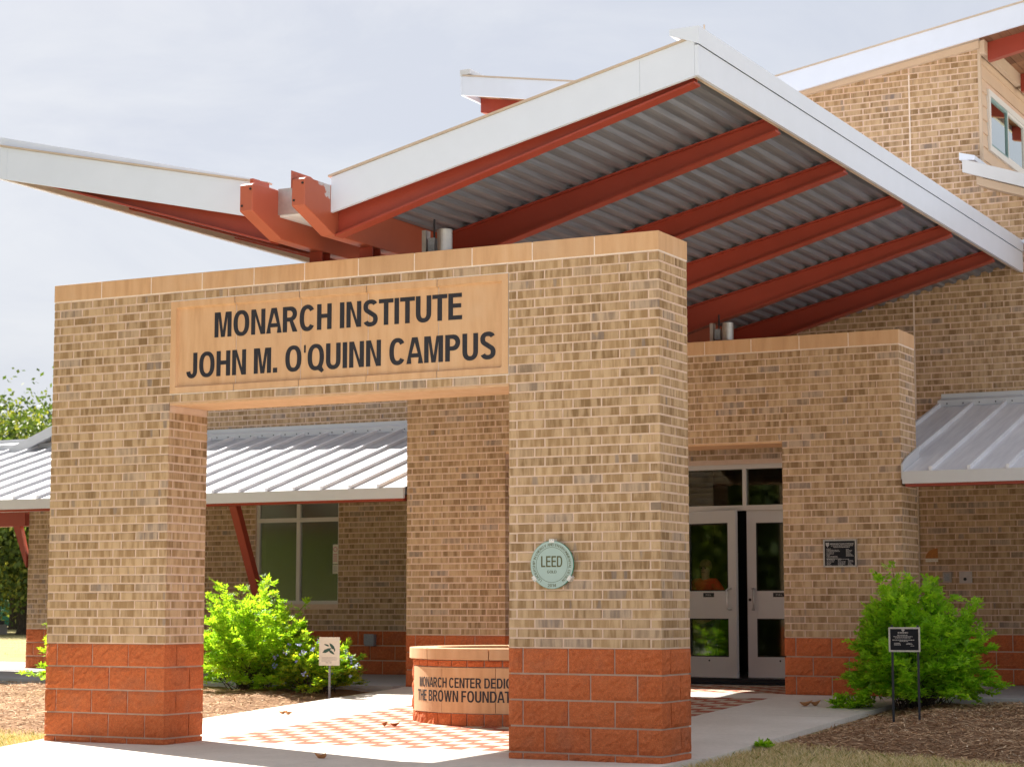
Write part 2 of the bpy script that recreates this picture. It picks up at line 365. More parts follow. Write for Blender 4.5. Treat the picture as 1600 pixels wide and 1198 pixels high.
def block_mesh(w, h, var):
    key = ('k', round(w, 3), round(h, 3), var)
    if key in _cache: return _cache[key]
    rr = np.random.default_rng(abs(hash(key)) % 99991); nx = max(4, int(round(w/.036))); nz_ = 6 if h > .12 else 3
    xs = np.linspace(-w/2, w/2, nx+1); zs = np.linspace(-h/2, h/2, nz_+1); vs = []; fs = []
    for iz, z in enumerate(zs):
        for ix, x in enumerate(xs):
            edge = ix in (0, nx) or iz in (0, nz_)
            y = rr.uniform(-.001, .006) if edge else min(.003, -.010+.007*math.sin(9*x+3*var)*math.cos(17*z+5*var)+rr.normal(0, .0045))
            vs.append((x + (0 if edge else rr.uniform(-.008, .008)), y, z + (0 if edge else rr.uniform(-.008, .008))))
    I = lambda ix, iz: iz*(nx+1)+ix
    for iz in range(nz_):
        for ix in range(nx): fs.append((I(ix, iz), I(ix+1, iz), I(ix+1, iz+1), I(ix, iz+1)))
    rim = [I(i, 0) for i in range(nx+1)] + [I(nx, i) for i in range(1, nz_+1)] + [I(i, nz_) for i in range(nx-1, -1, -1)] + [I(0, i) for i in range(nz_-1, 0, -1)]
    b = len(vs); vs += [(vs[i][0], .022, vs[i][2]) for i in rim]; n = len(rim)
    fs += [(rim[i], b+i, b+(i+1) % n, rim[(i+1) % n]) for i in range(n)]
    me = MB().add(vs, fs).mesh('block'); me.materials.append(block_m); _cache[key] = me; return me

def subtract(ivs, a, b):
    out = []
    for p, q in ivs:
        if b <= p or a >= q: out.append((p, q)); continue
        if a > p: out.append((p, a))
        if b < q: out.append((b, q))
    return out
def lay(width, z0, rows, ch, unit, offs, holes, gap, top=None):
    """rows of pieces on a face; u measured from its left end; holes: (u0,u1,z0,z1); top(u)->z limit"""
    out = []
    for k in range(rows):
        za, zb = z0+k*ch, z0+(k+1)*ch; ivs = [(0, width)]
        for (a, b, c, d) in holes:
            if zb > c+.006 and za < d-.006: ivs = subtract(ivs, a, b)
        for p, q in ivs:
            u = q; first = True
            while u > p + .012:
                w = offs[k % len(offs)] if first and offs[k % len(offs)] > 0 else unit
                first = False; a = max(p, u-w)
                if a - p < .045: a = p
                al, ar = a + (.0008 if a == p else gap/2), u - (.0008 if u == q else gap/2)     # flush at corners
                if top is None or min(top(a), top(u)) >= zb - .004:
                    out.append((al, ar, za+gap/2, zb-gap/2))
                elif max(top(a), top(u)) > za + .03:                 # cut brick tucked behind the raking trim
                    out.append((al, ar, za+gap/2, min(zb-gap/2, max(top(a), top(u))+.01)))
                u = a
    return out

OCC = []     # image outlines of the nearer archway, to rank which pieces the view shows
def in_poly(x, y, poly):
    c = False; j = len(poly)-1
    for i in range(len(poly)):
        if (poly[i][1] > y) != (poly[j][1] > y) and x < (poly[j][0]-poly[i][0])*(y-poly[i][1])/(poly[j][1]-poly[i][1])+poly[i][0]: c = not c
        j = i
    return c
class Face:
    def __init__(s, n, org): s.n = n; s.o = np.array(org, float); r = frame_of(n); s.r = r; s.u = np.array([math.cos(r), math.sin(r), 0]); s.i = np.array([-math.sin(r), math.cos(r), 0])
    def pt(s, u, z, d=0): return s.o + s.u*u + s.i*d + np.array([0, 0, z])
def masonry(parent, faces, kind, limit, behind):
    """faces: [(Face, pieces)]; the pieces that show largest become objects, the rest one joined part"""
    items = []
    for F, pcs in faces:
        for (a, b, c, d) in pcs:
            p = F.pt((a+b)/2, (c+d)/2); out = -F.i; view = CAM - p
            fac = float(out @ view)/np.linalg.norm(view); x, y, k = cam_proj(p)
            vis = fac > 0.02 and -20 < x < 1620 and -20 < y < 1218
            if vis and behind: vis = not any(in_poly(x, y, q) for q in OCC)
            items.append(((b-a)*(d-c)*fac/k**2 if vis else 0, F, a, b, c, d, p))
    items.sort(key=lambda t: -t[0])
    big = [t for t in items[:limit] if t[0] > 0]; rest = items[len(big):]
    for i, (s_, F, a, b, c, d, p) in enumerate(big):
        w, h = b-a, d-c
        me = brick_mesh(w, i % 5) if kind == 'brick' else block_mesh(w, h, i % 6)
        o = bpy.data.objects.new(kind, me); COL.objects.link(o)
        o.location = p + F.i*random.uniform(-.0012, .0012); o.rotation_euler = (random.uniform(-.004, .004), random.uniform(-.004, .004), F.r)
        if kind == 'brick' and abs(h - (CH-.0135)) > .002: o.scale = (1, 1, h/(CH-.0135))
        attach(o, parent)
    if not rest: return
    if kind == 'brick':
        n = len(rest); V = np.zeros((n, 8, 3)); 
        for i, (s_, F, a, b, c, d, p) in enumerate(rest):
            e = .0025; y0 = random.uniform(-.0012, .0012)
            for q, (u, z, dd) in enumerate(((a+e, c+e, y0), (b-e, c+e, y0), (b-e, d-e, y0), (a+e, d-e, y0), (a, c, .013), (b, c, .013), (b, d, .013), (a, d, .013))):
                V[i, q] = F.pt(u, z, dd)
        V += rng.uniform(-.001, .001, V.shape)
        f0 = np.array([(0, 1, 2, 3), (0, 4, 5, 1), (1, 5, 6, 2), (2, 6, 7, 3), (3, 7, 4, 0)])
        Fc = (f0[None] + (np.arange(n)*8)[:, None, None]).reshape(-1, 4)
        me = mesh_np('brick_courses', V.reshape(-1, 3), Fc, np.repeat(rng.random(n), 5)); mat = brick_m
    else:
        mb = MB(); tint = []
        for i, (s_, F, a, b, c, d, p) in enumerate(rest):
            me0 = block_mesh(b-a, d-c, i % 6); M = np.array([v.co[:] for v in me0.vertices])
            P = p + M[:, :1]*F.u + M[:, 1:2]*F.i + M[:, 2:]*np.array([0, 0, 1]); fs = [tuple(q.vertices) for q in me0.polygons]
            mb.add(P, fs); tint += [random.random()]*len(fs)
        me = mb.mesh('block_courses', fix=False); at = me.attributes.new('tint', 'FLOAT', 'FACE'); at.data.foreach_set('value', tint); mat = block_m
    o = put('brick_courses' if kind == 'brick' else 'block_courses', me, mat, parent); o['kind'] = 'stuff'

BOFF = (.092, 0)
def block_rows(width, zlow, holes):
    """block courses from ZB downwards to zlow, measured from the left end"""
    out = []; k = 0; z = ZB
    while z > zlow + .01:
        za = max(zlow, z - BH)
        out += lay(width, za, 1, z-za, BL, (BL*.52 if k % 2 else 0,), holes, .014); z = za; k += 1
    return out

# ------------------------------------------------------------------ lettering: a plain narrow sans drawn as outlines
SW = .145                                                # stem width for capital height 1
def _arc(cx, cy, rx, ry, a0, a1, n=14):
    return [(cx+rx*math.copysign(abs(math.cos(a))**.86, math.cos(a)), cy+ry*math.copysign(abs(math.sin(a))**.86, math.sin(a))) for a in [R(a0+(a1-a0)*i/n) for i in range(n+1)]]
def _stroke(path, w=SW, wy=None):
    """closed outline of a path of given thickness with square ends"""
    P = [np.array(p, float) for p in path]; lft, rgt = [], []
    for i, p in enumerate(P):
        if i in (0, len(P)-1):
            t = (P[1]-P[0]) if i == 0 else (P[-1]-P[-2]); t = t/np.linalg.norm(t); n = np.array([-t[1], t[0]])*w/2
        else:
            a = P[i]-P[i-1]; b = P[i+1]-P[i]; a = a/np.linalg.norm(a); b = b/np.linalg.norm(b)
            n1 = np.array([-a[1], a[0]]); n2 = np.array([-b[1], b[0]]); n = n1+n2; n = n/np.linalg.norm(n); n = n*(w/2)/max(.5, float(n @ n1))
        n = n*np.array([1, .88]); lft.append(tuple(p+n)); rgt.append(tuple(p-n))
    return lft+rgt[::-1]
def _rect(x0, y0, x1, y1): return [(x0, y0), (x1, y0), (x1, y1), (x0, y1)]
def glyphs(s):
    h = s*.84; g = {}
    O = lambda w: [_arc(w/2, .5, w/2, .515, 0, 360, 44)[:-1], _arc(w/2, .5, w/2-s, .515-h, 0, 360, 44)[:-1][::-1]]
    g['I'] = (s, [_rect(0, 0, s, 1)]); g['.'] = (s, [_rect(0, 0, s, s)]); g["'"] = (s*.5, [_rect(s*.1, .70, s*.5, 1)]); g[','] = (s, [[(0, 0), (s, 0), (s, s), (0, s), (0, 0.001), (s*.4, -.08)][:4]])
    w = .62; g['H'] = (w, [[(0, 0), (s, 0), (s, .45), (w-s, .45), (w-s, 0), (w, 0), (w, 1), (w-s, 1), (w-s, .45+h), (s, .45+h), (s, 1), (0, 1)]])
    g['N'] = (w, [[(0, 0), (s*.95, 0), (s*.95, .72), (w-s*1.05, 0), (w, 0), (w, 1), (w-s*.95, 1), (w-s*.95, .28), (s*1.05, 1), (0, 1)]])
    w = .76; c = w/2; g['M'] = (w, [[(0, 0), (s*.95, 0), (s*.95, .78), (c-s*.46, 0), (c+s*.46, 0), (w-s*.95, .78), (w-s*.95, 0), (w, 0), (w, 1), (w-s*1.4, 1), (c, .26), (s*1.4, 1), (0, 1)]])
    w = .55; g['E'] = (w, [[(0, 0), (w, 0), (w, h), (s, h), (s, .45), (w*.93, .45), (w*.93, .45+h), (s, .45+h), (s, 1-h), (w*.98, 1-h), (w*.98, 1), (0, 1)]])
    g['F'] = (w*.94, [[(0, 0), (s, 0), (s, .44), (w*.86, .44), (w*.86, .44+h), (s, .44+h), (s, 1-h), (w*.94, 1-h), (w*.94, 1), (0, 1)]])
    g['L'] = (.50, [[(0, 0), (.50, 0), (.50, h), (s, h), (s, 1), (0, 1)]])
    w = .60; c = w/2; g['T'] = (w, [[(c-s/2, 0), (c+s/2, 0), (c+s/2, 1-h), (w, 1-h), (w, 1), (0, 1), (0, 1-h), (c-s/2, 1-h)]])
    w = .68; c = w/2; g['A'] = (w, [[(0, 0), (s*1.08, 0), (w*.27, .235), (w*.73, .235), (w-s*1.08, 0), (w, 0), (c+s*.62, 1), (c-s*.62, 1)], [(w*.325, .235+h*.98), (c, .80), (w*.675, .235+h*.98)]])
    g['V'] = (.64, [[(.32-s*.58, 0), (.32+s*.58, 0), (.64, 1), (.64-s*1.1, 1), (.32, .24), (s*1.1, 1), (0, 1)]])
    w = .94; g['W'] = (w, [[(w*.20, 0), (w*.20+s*1.05, 0), (w/2, .70), (w*.80-s*1.05, 0), (w*.80, 0), (w, 1), (w-s*1.02, 1), (w*.735, .30), (w/2+s*.52, 1), (w/2-s*.52, 1), (w*.265, .30), (s*1.02, 1), (0, 1)]])
    w = .64; c = w/2; g['Y'] = (w, [[(c-s/2, 0), (c+s/2, 0), (c+s/2, .40), (w, 1), (w-s*1.15, 1), (c, .57), (s*1.15, 1), (0, 1), (c-s/2, .40)]])
    w = .70; g['O'] = (w, O(w)); g['0'] = (.52, O(.52))
    o = O(w); q = []
    for (x, y) in o[0]:
        q.append((x, y))
    k = [i for i, (x, y) in enumerate(q) if x > w*.60 and y < .13]
    i0, i1 = k[0], k[-1]; q = q[:i0]+[(w*.60, .005), (w*.56, -.01)][::-1][:0]+[(w*.655, -.012), (w*.86, -.115), (w*1.0, -.03), (w*.895, .105)]+q[i1+1:]
    g['Q'] = (w*1.0, [q, o[1], ])
    w = .66; g['C'] = (w, [_stroke(_arc(w/2+.005, .5, w/2-s/2+.005, .515-h/2, 38, 322, 30), s)])
    p = _arc(w/2, .5, w/2-s/2, .515-h/2, 42, 315, 30); g['G'] = (w+.02, [_stroke(p, s)[:0]+_stroke(_arc(w/2, .5, w/2-s/2, .515-h/2, 38, 332, 30)+[(w-s/2, .42), (w*.56, .42)], s)])
    w = .62; g['U'] = (w, [_stroke([(s/2, 1), (s/2, .6)]+_arc(w/2, .34, w/2-s/2, .355-h/2, 180, 360, 16)+[(w-s/2, .6), (w-s/2, 1)], s)])
    w = .50; g['J'] = (w, [_stroke([(w-s/2, 1), (w-s/2, .6)]+_arc(w/2, .30, w/2-s/2, .315-h/2, 0, -172, 14), s)])
    w = .60; up = _arc(w/2, .745, w/2-s/2, .27-h/2, 25, 230, 16); lo = _arc(w/2, .255, w/2-s/2, .27-h/2, 50, -160, 16)
    g['S'] = (w, [_stroke(up+lo, s)])
    def bowl(x1, y0, y1, n=10): 
        r = (y1-y0)/2; rx = min(r*1.0, .26); return [(x1-rx+rx*math.sin(R(a)), (y0+y1)/2-r*math.cos(R(a))) for a in [180*i/n for i in range(n+1)]]
    w = .60; g['P'] = (w, [[(0, 0), (s, 0), (s, .40)]+bowl(w, .40, 1)+[(0, 1)], [(s, .40+h), (s, 1-h)]+bowl(w-s, .40+h, 1-h)[::-1]])
    w = .64; g['R'] = (w, [[(0, 0), (s, 0), (s, .41), (w*.46, .41), (w-s*1.12, 0), (w, 0), (w*.69, .445)]+bowl(w*.96, .42, 1)[2:]+[(0, 1)], [(s, .41+h), (s, 1-h)]+bowl(w*.96-s, .41+h, 1-h)[::-1]])
    w = .64; g['D'] = (w, [[(0, 0)]+[(w-.30+.30*math.sin(R(a)), .5-.5*math.cos(R(a))) for a in range(0, 181, 15)]+[(0, 1)], [(s, h), (s, 1-h)]+[(w-.30+(.30-s)*math.sin(R(a)), .5-(.5-h)*math.cos(R(a))) for a in range(180, -1, -15)]])
    w = .61; g['B'] = (w, [[(0, 0)]+bowl(w, 0, .53)+bowl(w*.95, .53, 1)[1:]+[(0, 1)], [(s, h), (s, .53-h*.5)]+bowl(w-s, h, .53-h*.5)[::-1], [(s, .53+h*.5), (s, 1-h)]+bowl(w*.95-s, .53+h*.5, 1-h)[::-1]])
    g['1'] = (.34, [[(.34-s, 0), (.34, 0), (.34, 1), (.34-s*.7, 1), (0, .82), (0, .70), (.34-s, .79)]])
    g['2'] = (.52, [_stroke(_arc(.26, .72, .26-s/2, .28-h/2, 170, -25, 14)+[(s*.75, h*.75), (.52, h*.45)], s*.95)])
    w = .56; g['4'] = (w, [[(w*.55, 0), (w*.55+s, 0), (w*.55+s, .22), (w, .22), (w, .22+h), (w*.55+s, .22+h), (w*.55+s, 1), (w*.50, 1), (0, .36), (0, .22), (w*.55, .22)], [(w*.22, .22+h), (w*.55, .22+h), (w*.55, .74)]])
    return g
_gm = {}
def glyph_mesh(ch, s):
    key = (ch, round(s, 3))
    if key in _gm: return _gm[key]
    w, loops = glyphs(s)[ch]
    cu = bpy.data.curves.new('glyph', 'CURVE'); cu.dimensions = '2D'; cu.fill_mode = 'BOTH'
    for lp in loops:
        if not lp: continue
        sp = cu.splines.new('POLY'); sp.points.add(len(lp)-1); sp.use_cyclic_u = True
        for p, q in zip(sp.points, lp): p.co = (q[0], q[1], 0, 1)
    ob = bpy.data.objects.new('glyph', cu); COL.objects.link(ob); dg = bpy.context.evaluated_depsgraph_get(); dg.update()
    me = bpy.data.meshes.new_from_object(ob.evaluated_get(dg)); V = np.array([v.co[:] for v in me.vertices]); Fs = [tuple(p.vertices) for p in me.polygons]
    bpy.data.objects.remove(ob); bpy.data.curves.remove(cu); bpy.data.meshes.remove(me)
    _gm[key] = (w, V, Fs); return _gm[key]
def text_layout(s, width, cap, bold, tight=.085):
    """[(verts in x 0..width and y with capital height cap, faces)] one entry per letter"""
    x = 0; out = []
    for ch in s:
        if ch == ' ': x += .26; continue
        w, V, Fs = glyph_mesh(ch, bold)
        if ch in 'AT' and out: x -= .045
        P = V.copy(); P[:, 0] += x
        out.append((P, Fs)); x += w + tight - (.045 if ch in 'AT' else 0)
    x -= tight; k = width/x
    return [(np.column_stack([P[:, 0]*k, P[:, 1]*cap]), Fs) for P, Fs in out]
def text_fit(s, width, cap, bold=SW):
    b = 0; VV, FF = [], []
    for P, Fs in text_layout(s, width, cap, bold): VV.append(P); FF += [tuple(i+b for i in f) for f in Fs]; b += len(P)
    return np.concatenate(VV), FF
def letters(parent, s, mapf, width, cap, bold, mat, name='letter'):
    for P, Fs in text_layout(s, width, cap, bold): put(name, MB().add([mapf(p[0], p[1]) for p in P], Fs).mesh(name), mat, parent)
def lettering(parent, lines, mapf, mat, name='lettering', bold=SW):
    """lines: (text, x0, y0, width, cap) joined into one flat print"""
    mb = MB()
    for (s, x0, y0, w, c) in lines:
        V, Fs = text_fit(s, w, c, bold); mb.add([mapf(x0+p[0], y0+p[1]) for p in V], Fs)
    return mb.build(name, mat, parent)

# ------------------------------------------------------------------ archways
def archway(y0, label, sign, zlow_l, zlow_r):
    a = thing('brick_archway', (-WID/2, y0+T/2, .03), label, 'archway')
    e = .0045                                                            # brick face stands this much proud of the mortar
    mb = MB()
    mb.box(-WID+e, -B_IN-e, y0+e, y0+T-e, ZB-.0035, ZC-.001)
    mb.box(-A_IN+e, -e, y0+e, y0+T-e, ZB-.0035, ZC-.001)
    if sign:
        mb.box(-B_IN-e+.0005, -A_IN+e-.0005, y0+.045, y0+T-e-.0005, ZS+.01, ZC-.002)
        mb.box(-B_IN-e+.0005, -A_IN+e-.0005, y0+e, y0+.0449, ZS+.0105, S0-.001).box(-B_IN-e+.0005, -A_IN+e-.0005, y0+e, y0+.0449, S1+.001, ZC-.0025)
    else: mb.box(-B_IN-e+.0005, -A_IN+e-.0005, y0+e, y0+T-e-.0005, ZS+.01, ZC-.002)
    core = mb.build('mortar_core', mortar_m, a)
    F = Face('-y', (-WID, y0, 0)); FR = Face('+x', (0, y0, 0)); FI = Face('+x', (-B_IN, y0, 0))
    FJ = Face('-x', (-A_IN, y0+T, 0)); FL = Face('-x', (-WID, y0+T, 0)); FB = Face('+y', (0, y0+T, 0))
    op = (WID-B_IN, WID-A_IN, 0, ZS); sg = (WID-B_IN, WID-A_IN, S0, S1)
    holes = [op] + ([sg] if sign else [])
    def cut(pcs, c=.009): return [(max(p[0], c), p[1], p[2], p[3]) for p in pcs]
    def side(w): return [(max(p[0], .009), min(p[1], w-.009), p[2], p[3]) for p in lay(w, ZB, NC, CH, BU, (0, .1), [], .0135)]
    inner = [(p[0], p[1], p[2], p[3]) for p in side(T) if p[3] < ZS]
    opb = (A_IN, B_IN, 0, ZS)
    faces = [(F, lay(WID, ZB, NC, CH, BU, BOFF, holes, .0135)), (FR, side(T)), (FI, inner), (FJ, inner), (FL, side(T)),
             (FB, lay(WID, ZB, NC, CH, BU, BOFF, [opb], .0135))]
    masonry(a, faces, 'brick', 300, not sign)
    zl = min(zlow_l, zlow_r)
    bf = block_rows(WID, zl, [(WID-B_IN, WID-A_IN, 0, ZB+.1)])
    bs = [(max(p[0], .02), min(p[1], T-.02), p[2], p[3]) for p in block_rows(T, zl, [])]
    faces = [(F, bf), (FR, bs), (FI, bs), (FJ, bs), (FL, bs), (FB, block_rows(WID, zl, [(A_IN, B_IN, 0, ZB+.1)]))]
    masonry(a, faces, 'block', 120, not sign)
    for x0, x1 in ((-WID, -B_IN), (-A_IN, 0)):                            # block mortar sits a little proud of the brick mortar
        MB().box(x0+.013, x1-.013, y0+.013, y0+T-.013, zl-.25, ZB-.004).build('block_mortar', block_mortar_m, a)
    # coping
    js = [-WID-.004, -5.575, -5.008, -4.441, -3.881, -3.35, -2.80, -2.244, -1.688, -1.125, -.562, .004]
    MB().box(-WID+.0015, -.0015, y0-.003, y0+T+.003, ZC-.0005, ZT-.006).build('coping_bed', joint_m, a)
    for i in range(len(js)-1):
        MB().box(js[i]+.004, js[i+1]-.004, y0-.005, y0+T+.005, ZC+.009, ZT).build('coping_stone', stone_m, a, bevel=.004)
    MB().box(-B_IN+.002, -A_IN-.002, y0+.004, y0+T-.004, ZS-.012, ZS+.009).build('soffit_stone', stone_m, a)
    for x0 in (-WID, -A_IN):                                             # white smear of mortar at the foot
        w = WID-B_IN if x0 == -WID else A_IN
        mb = MB(); n = 26
        zz = zlow_l if x0 == -WID else zlow_r
        for i in range(n):
            u = x0 + w*i/n; mb.box(u, u+w/n*.98, y0-.018-random.random()*.02, y0+.004, zz-.03, zz+.004+random.random()*.012)
        mb.build('mortar_smear', joint_m, a)
    if not sign: return a
    m = MB()                                                             # pale joint round the panel
    m.box(-B_IN+.0002, -A_IN-.0002, y0+.0025, y0+.03, S0-.0065, S0+.0045).box(-B_IN+.0002, -A_IN-.0002, y0+.0025, y0+.03, S1-.0045, S1+.0065)
    m.box(-B_IN-.006, -B_IN+.0026, y0+.0024, y0+.0299, S0+.0046, S1-.0046).box(-A_IN-.0026, -A_IN+.006, y0+.0024, y0+.0299, S0+.0046, S1-.0046)
    m.build('panel_joint', joint_m, a)
    # sign panel: five slabs with a raised border
    sj = [-B_IN, -4.083, -3.40, -2.715, -2.023, -A_IN]; bo, be, dp = .060, .013, .030
    pan = MB().box(-B_IN+.001, -A_IN-.001, y0+.030, y0+.044, S0+.002, S1-.002).build('sign_panel', joint_m, a)
    for i in range(5):
        x0, x1 = sj[i]+.003, sj[i+1]-.003
        xs = [(x0, 0)]
        if i == 0: xs += [(x0+bo, 0), (x0+bo+be, 1)]
        else: xs[0] = (x0, 1)
        if i == 4: xs += [(x1-bo-be, 1), (x1-bo, 0), (x1, 0)]
        else: xs += [(x1, 1)]
        zs = [(S0+.005, 0), (S0+bo, 0), (S0+bo+be*.8, 1), (S1-bo-be, 1), (S1-bo, 0), (S1-.005, 0)]
        vs = []; fs = []
        for z, kz in zs:
            for x, kx in xs: vs.append((x, y0-.004+dp*(kx and kz), z))
        nx = len(xs)
        for q in range(len(zs)-1):
            for k in range(nx-1): fs.append((q*nx+k, q*nx+k+1, (q+1)*nx+k+1, (q+1)*nx+k))
        MB().add(vs, fs).build('sign_slab', stone_m, pan)
    yl = y0-.004+dp-.0022
    letters(pan, 'MONARCH INSTITUTE', lambda x, y: (-4.318+x, yl, 3.627+y), 2.522, .224, .19, letter_m)
    letters(pan, "JOHN M. O'QUINN CAMPUS", lambda x, y: (-4.620+x, yl, 3.279+y), 3.140, .224, .19, letter_m)
    return a

for (x0, x1, z0, z1) in ((-WID, -B_IN, -.2, ZT), (-A_IN, 0, -.2, ZT), (-WID, 0, ZS, ZT)):
    P = [cam_proj((x, y, z))[:2] for x in (x0, x1) for y in (0, T) for z in (z0, z1)]
    P = sorted(set((round(a_, 1), round(b_, 1)) for a_, b_ in P))
    def half(ps):
        h = []
        for p in ps:
            while len(h) > 1 and (h[-1][0]-h[-2][0])*(p[1]-h[-2][1])-(h[-1][1]-h[-2][1])*(p[0]-h[-2][0]) <= 0: h.pop()
            h.append(p)
        return h
    OCC.append(half(P)[:-1] + half(P[::-1])[:-1])
arch1 = archway(0, 'front brick archway carrying the carved MONARCH INSTITUTE sign panel', True, .016, .012)
arch2 = archway(6.5, 'rear brick archway before the glass doors, without a sign panel', False, .26, .26)

# ------------------------------------------------------------------ school building: one wall plane with a tall butterfly-roofed middle
YW = 10.0; XL, XR = -15.0, 8.0; HX0, HX1, HC = -6.2, .04, -3.08
bld = thing('school_building', (-3.08, 12, .3), 'tan brick school building with sloping white-edged roofs and standing-seam porch roofs', 'building')
def wall_top(x):
    if x < HX0: return 6.81 - .38*(HX0 - x)
    if x <= HX1: return 7.705 + .148*abs(x - HC)
    return 6.41 - .345*(x - HX1)
WIN = (-10.74, -9.31, 1.29, 2.78); DOOR = (-4.10, -2.19, 0, 3.085)
mb = MB(); e = .0045
xs = sorted({XL, XR, HX0, HX1, HC, WIN[0], WIN[1], DOOR[0], DOOR[1]})
for x0, x1 in zip(xs[:-1], xs[1:]):
    xm = (x0+x1)/2; eps = 1e-4
    if not DOOR[0] < xm < DOOR[1]: mb.box(x0, x1, YW+.013, YW+.279, -.1, ZB-.004)
    t0, t1 = wall_top(x0+eps), wall_top(x1-eps); zlo = ZB-.0035
    for h in (WIN, DOOR):
        if h[0] < xm < h[1]:
            if h[2] > 0: mb.box(x0, x1, YW+e, YW+.28, zlo, h[2])
            zlo = h[3]
    mb.prism([(x0, zlo), (x1, zlo), (x1, t1), (x0, t0)], 'y', YW+e, YW+.28)
wall = mb.build('brick_wall', mortar_m, bld)
FW = Face('-y', (XL, YW, 0)); holes = [(h[0]-XL, h[1]-XL, h[2], h[3]) for h in (WIN, DOOR)]
jn = [(HX1-XL-.0005, HX1-XL+.0005, 6.3, 99), (HX0-XL-.0005, HX0-XL+.0005, 6.3, 99), (-.851-XL, -.833-XL, ZB-.1, 99), (-12.0-XL, -11.992-XL, 0, 99), (-5.322-XL, -5.314-XL, 0, 99)]
pieces = lay(XR-XL, ZB, 97, CH, BU, BOFF, holes+jn, .0135, lambda u: wall_top(min(max(u+XL, XL+1e-3), XR-1e-3)))
masonry(wall, [(FW, pieces)], 'brick', 300, True)
blk = []; z = ZB
for k in range(3):
    blk += lay(XR-XL, z-BH, 1, BH, BL, (BL*.5 if k % 2 else 0,), [(DOOR[0]-XL, DOOR[1]-XL, 0, 3)], .014); z -= BH
masonry(wall, [(FW, blk)], 'block', 120, True)
FWe = Face('-x', (XL, YW+.28+4, 0))
masonry(wall, [(FWe, [(p[0], min(p[1], 4.27), p[2], p[3]) for p in lay(4.28, ZB, 34, CH, BU, (0, .1), [], .0135)])], 'brick', 60, True)
masonry(wall, [(FWe, block_rows(4.28, .28, []))], 'block', 20, True)
MB().box(XL+e, XL+.28, YW+.281, YW+4.28, 0, 3.55).box(XL+.29, HX0, YW+4, YW+4.28, 0, 3.5).box(HX1, XR, YW+4, YW+4.28, 0, 3.2).build('rear_wall', mortar_m, bld)
MB().box(-.850, -.834, YW+.0015, YW+.009, .92, 7.95).build('control_joint', joint_m, bld)

# upper side walls: lapped boards, corner trim, clerestory window
def hip(x): return 8.27 + .1687*(abs(x-HC) - (HX1+.01-HC))
def clere(side):
    X = HX1 if side > 0 else HX0
    def bx(m, d0, d1, y0, y1, z0, z1):
        a, b = (X+d0, X+d1) if side > 0 else (X-d1, X-d0)
        m.box(min(a, b), max(a, b), y0, y1, z0, z1)
    m = MB(); bx(m, -.25, 0, YW+.281, 18, 4, 8.2); m.build('side_wall', mortar_m, bld)
    for k in range(11):
        z0 = 6.44 + k*.1745
        if z0 > 8.2: break
        for (y0, y1) in (((YW+.06, 18),) if not (6.9 < z0+.08 < 7.78) else ((YW+.06, YW+.36), (YW+6, 18))):
            m = MB(); z1 = z0+.182
            A, Bv = (X+.004, X+.022) if side > 0 else (X-.004, X-.022)
            C = X+.006 if side > 0 else X-.006
            m.add([(A, y0, z0), (A, y1, z0), (Bv, y0, z0), (Bv, y1, z0), (C, y0, z1), (C, y1, z1), (A, y0, z1), (A, y1, z1)], [(0, 1, 3, 2), (2, 3, 5, 4), (4, 5, 7, 6), (0, 2, 4, 6), (1, 7, 5, 3), (0, 6, 7, 1)])
            m.build('siding_board', sidingp_m, bld)
    m = MB(); bx(m, .001, .035, YW-.004, YW+.055, 6.35, 8.25); m.build('corner_trim', trimtan_m, bld)
    if side < 0: return
    y0, y1, z0, z1 = YW+.37, YW+6, 6.955, 7.745
    m = MB(); bx(m, .0, .045, y0, y1, z1-.075, z1); bx(m, .0, .045, y0, y1, z0, z0+.075); bx(m, .0, .045, y0, y0+.075, z0+.076, z1-.076); bx(m, .0, .045, y1-.075, y1, z0+.076, z1-.076)
    w = m.build('clerestory_window', whitetrim_m, bld)
    n = 6; pw = (y1-y0-.15)/n
    for i in range(n):
        a, b = y0+.075+i*pw, y0+.075+(i+1)*pw
        m = MB(); bx(m, .004, .03, a+.03, b-.03, z0+.0765, z0+.11); bx(m, .004, .03, a+.03, b-.03, z1-.11, z1-.0765); bx(m, .004, .03, a+.001, a+.03, z0+.0765, z1-.0765); bx(m, .004, .03, b-.03, b-.001, z0+.0765, z1-.0765)
        m.build('sash', teal_m if i % 2 == 0 else whitetrim_m, w)
        m = MB(); bx(m, .006, .012, a+.03, b-.03, z0+.11, z1-.11); m.build('pane', skyglass_m, w)
clere(1); clere(-1)

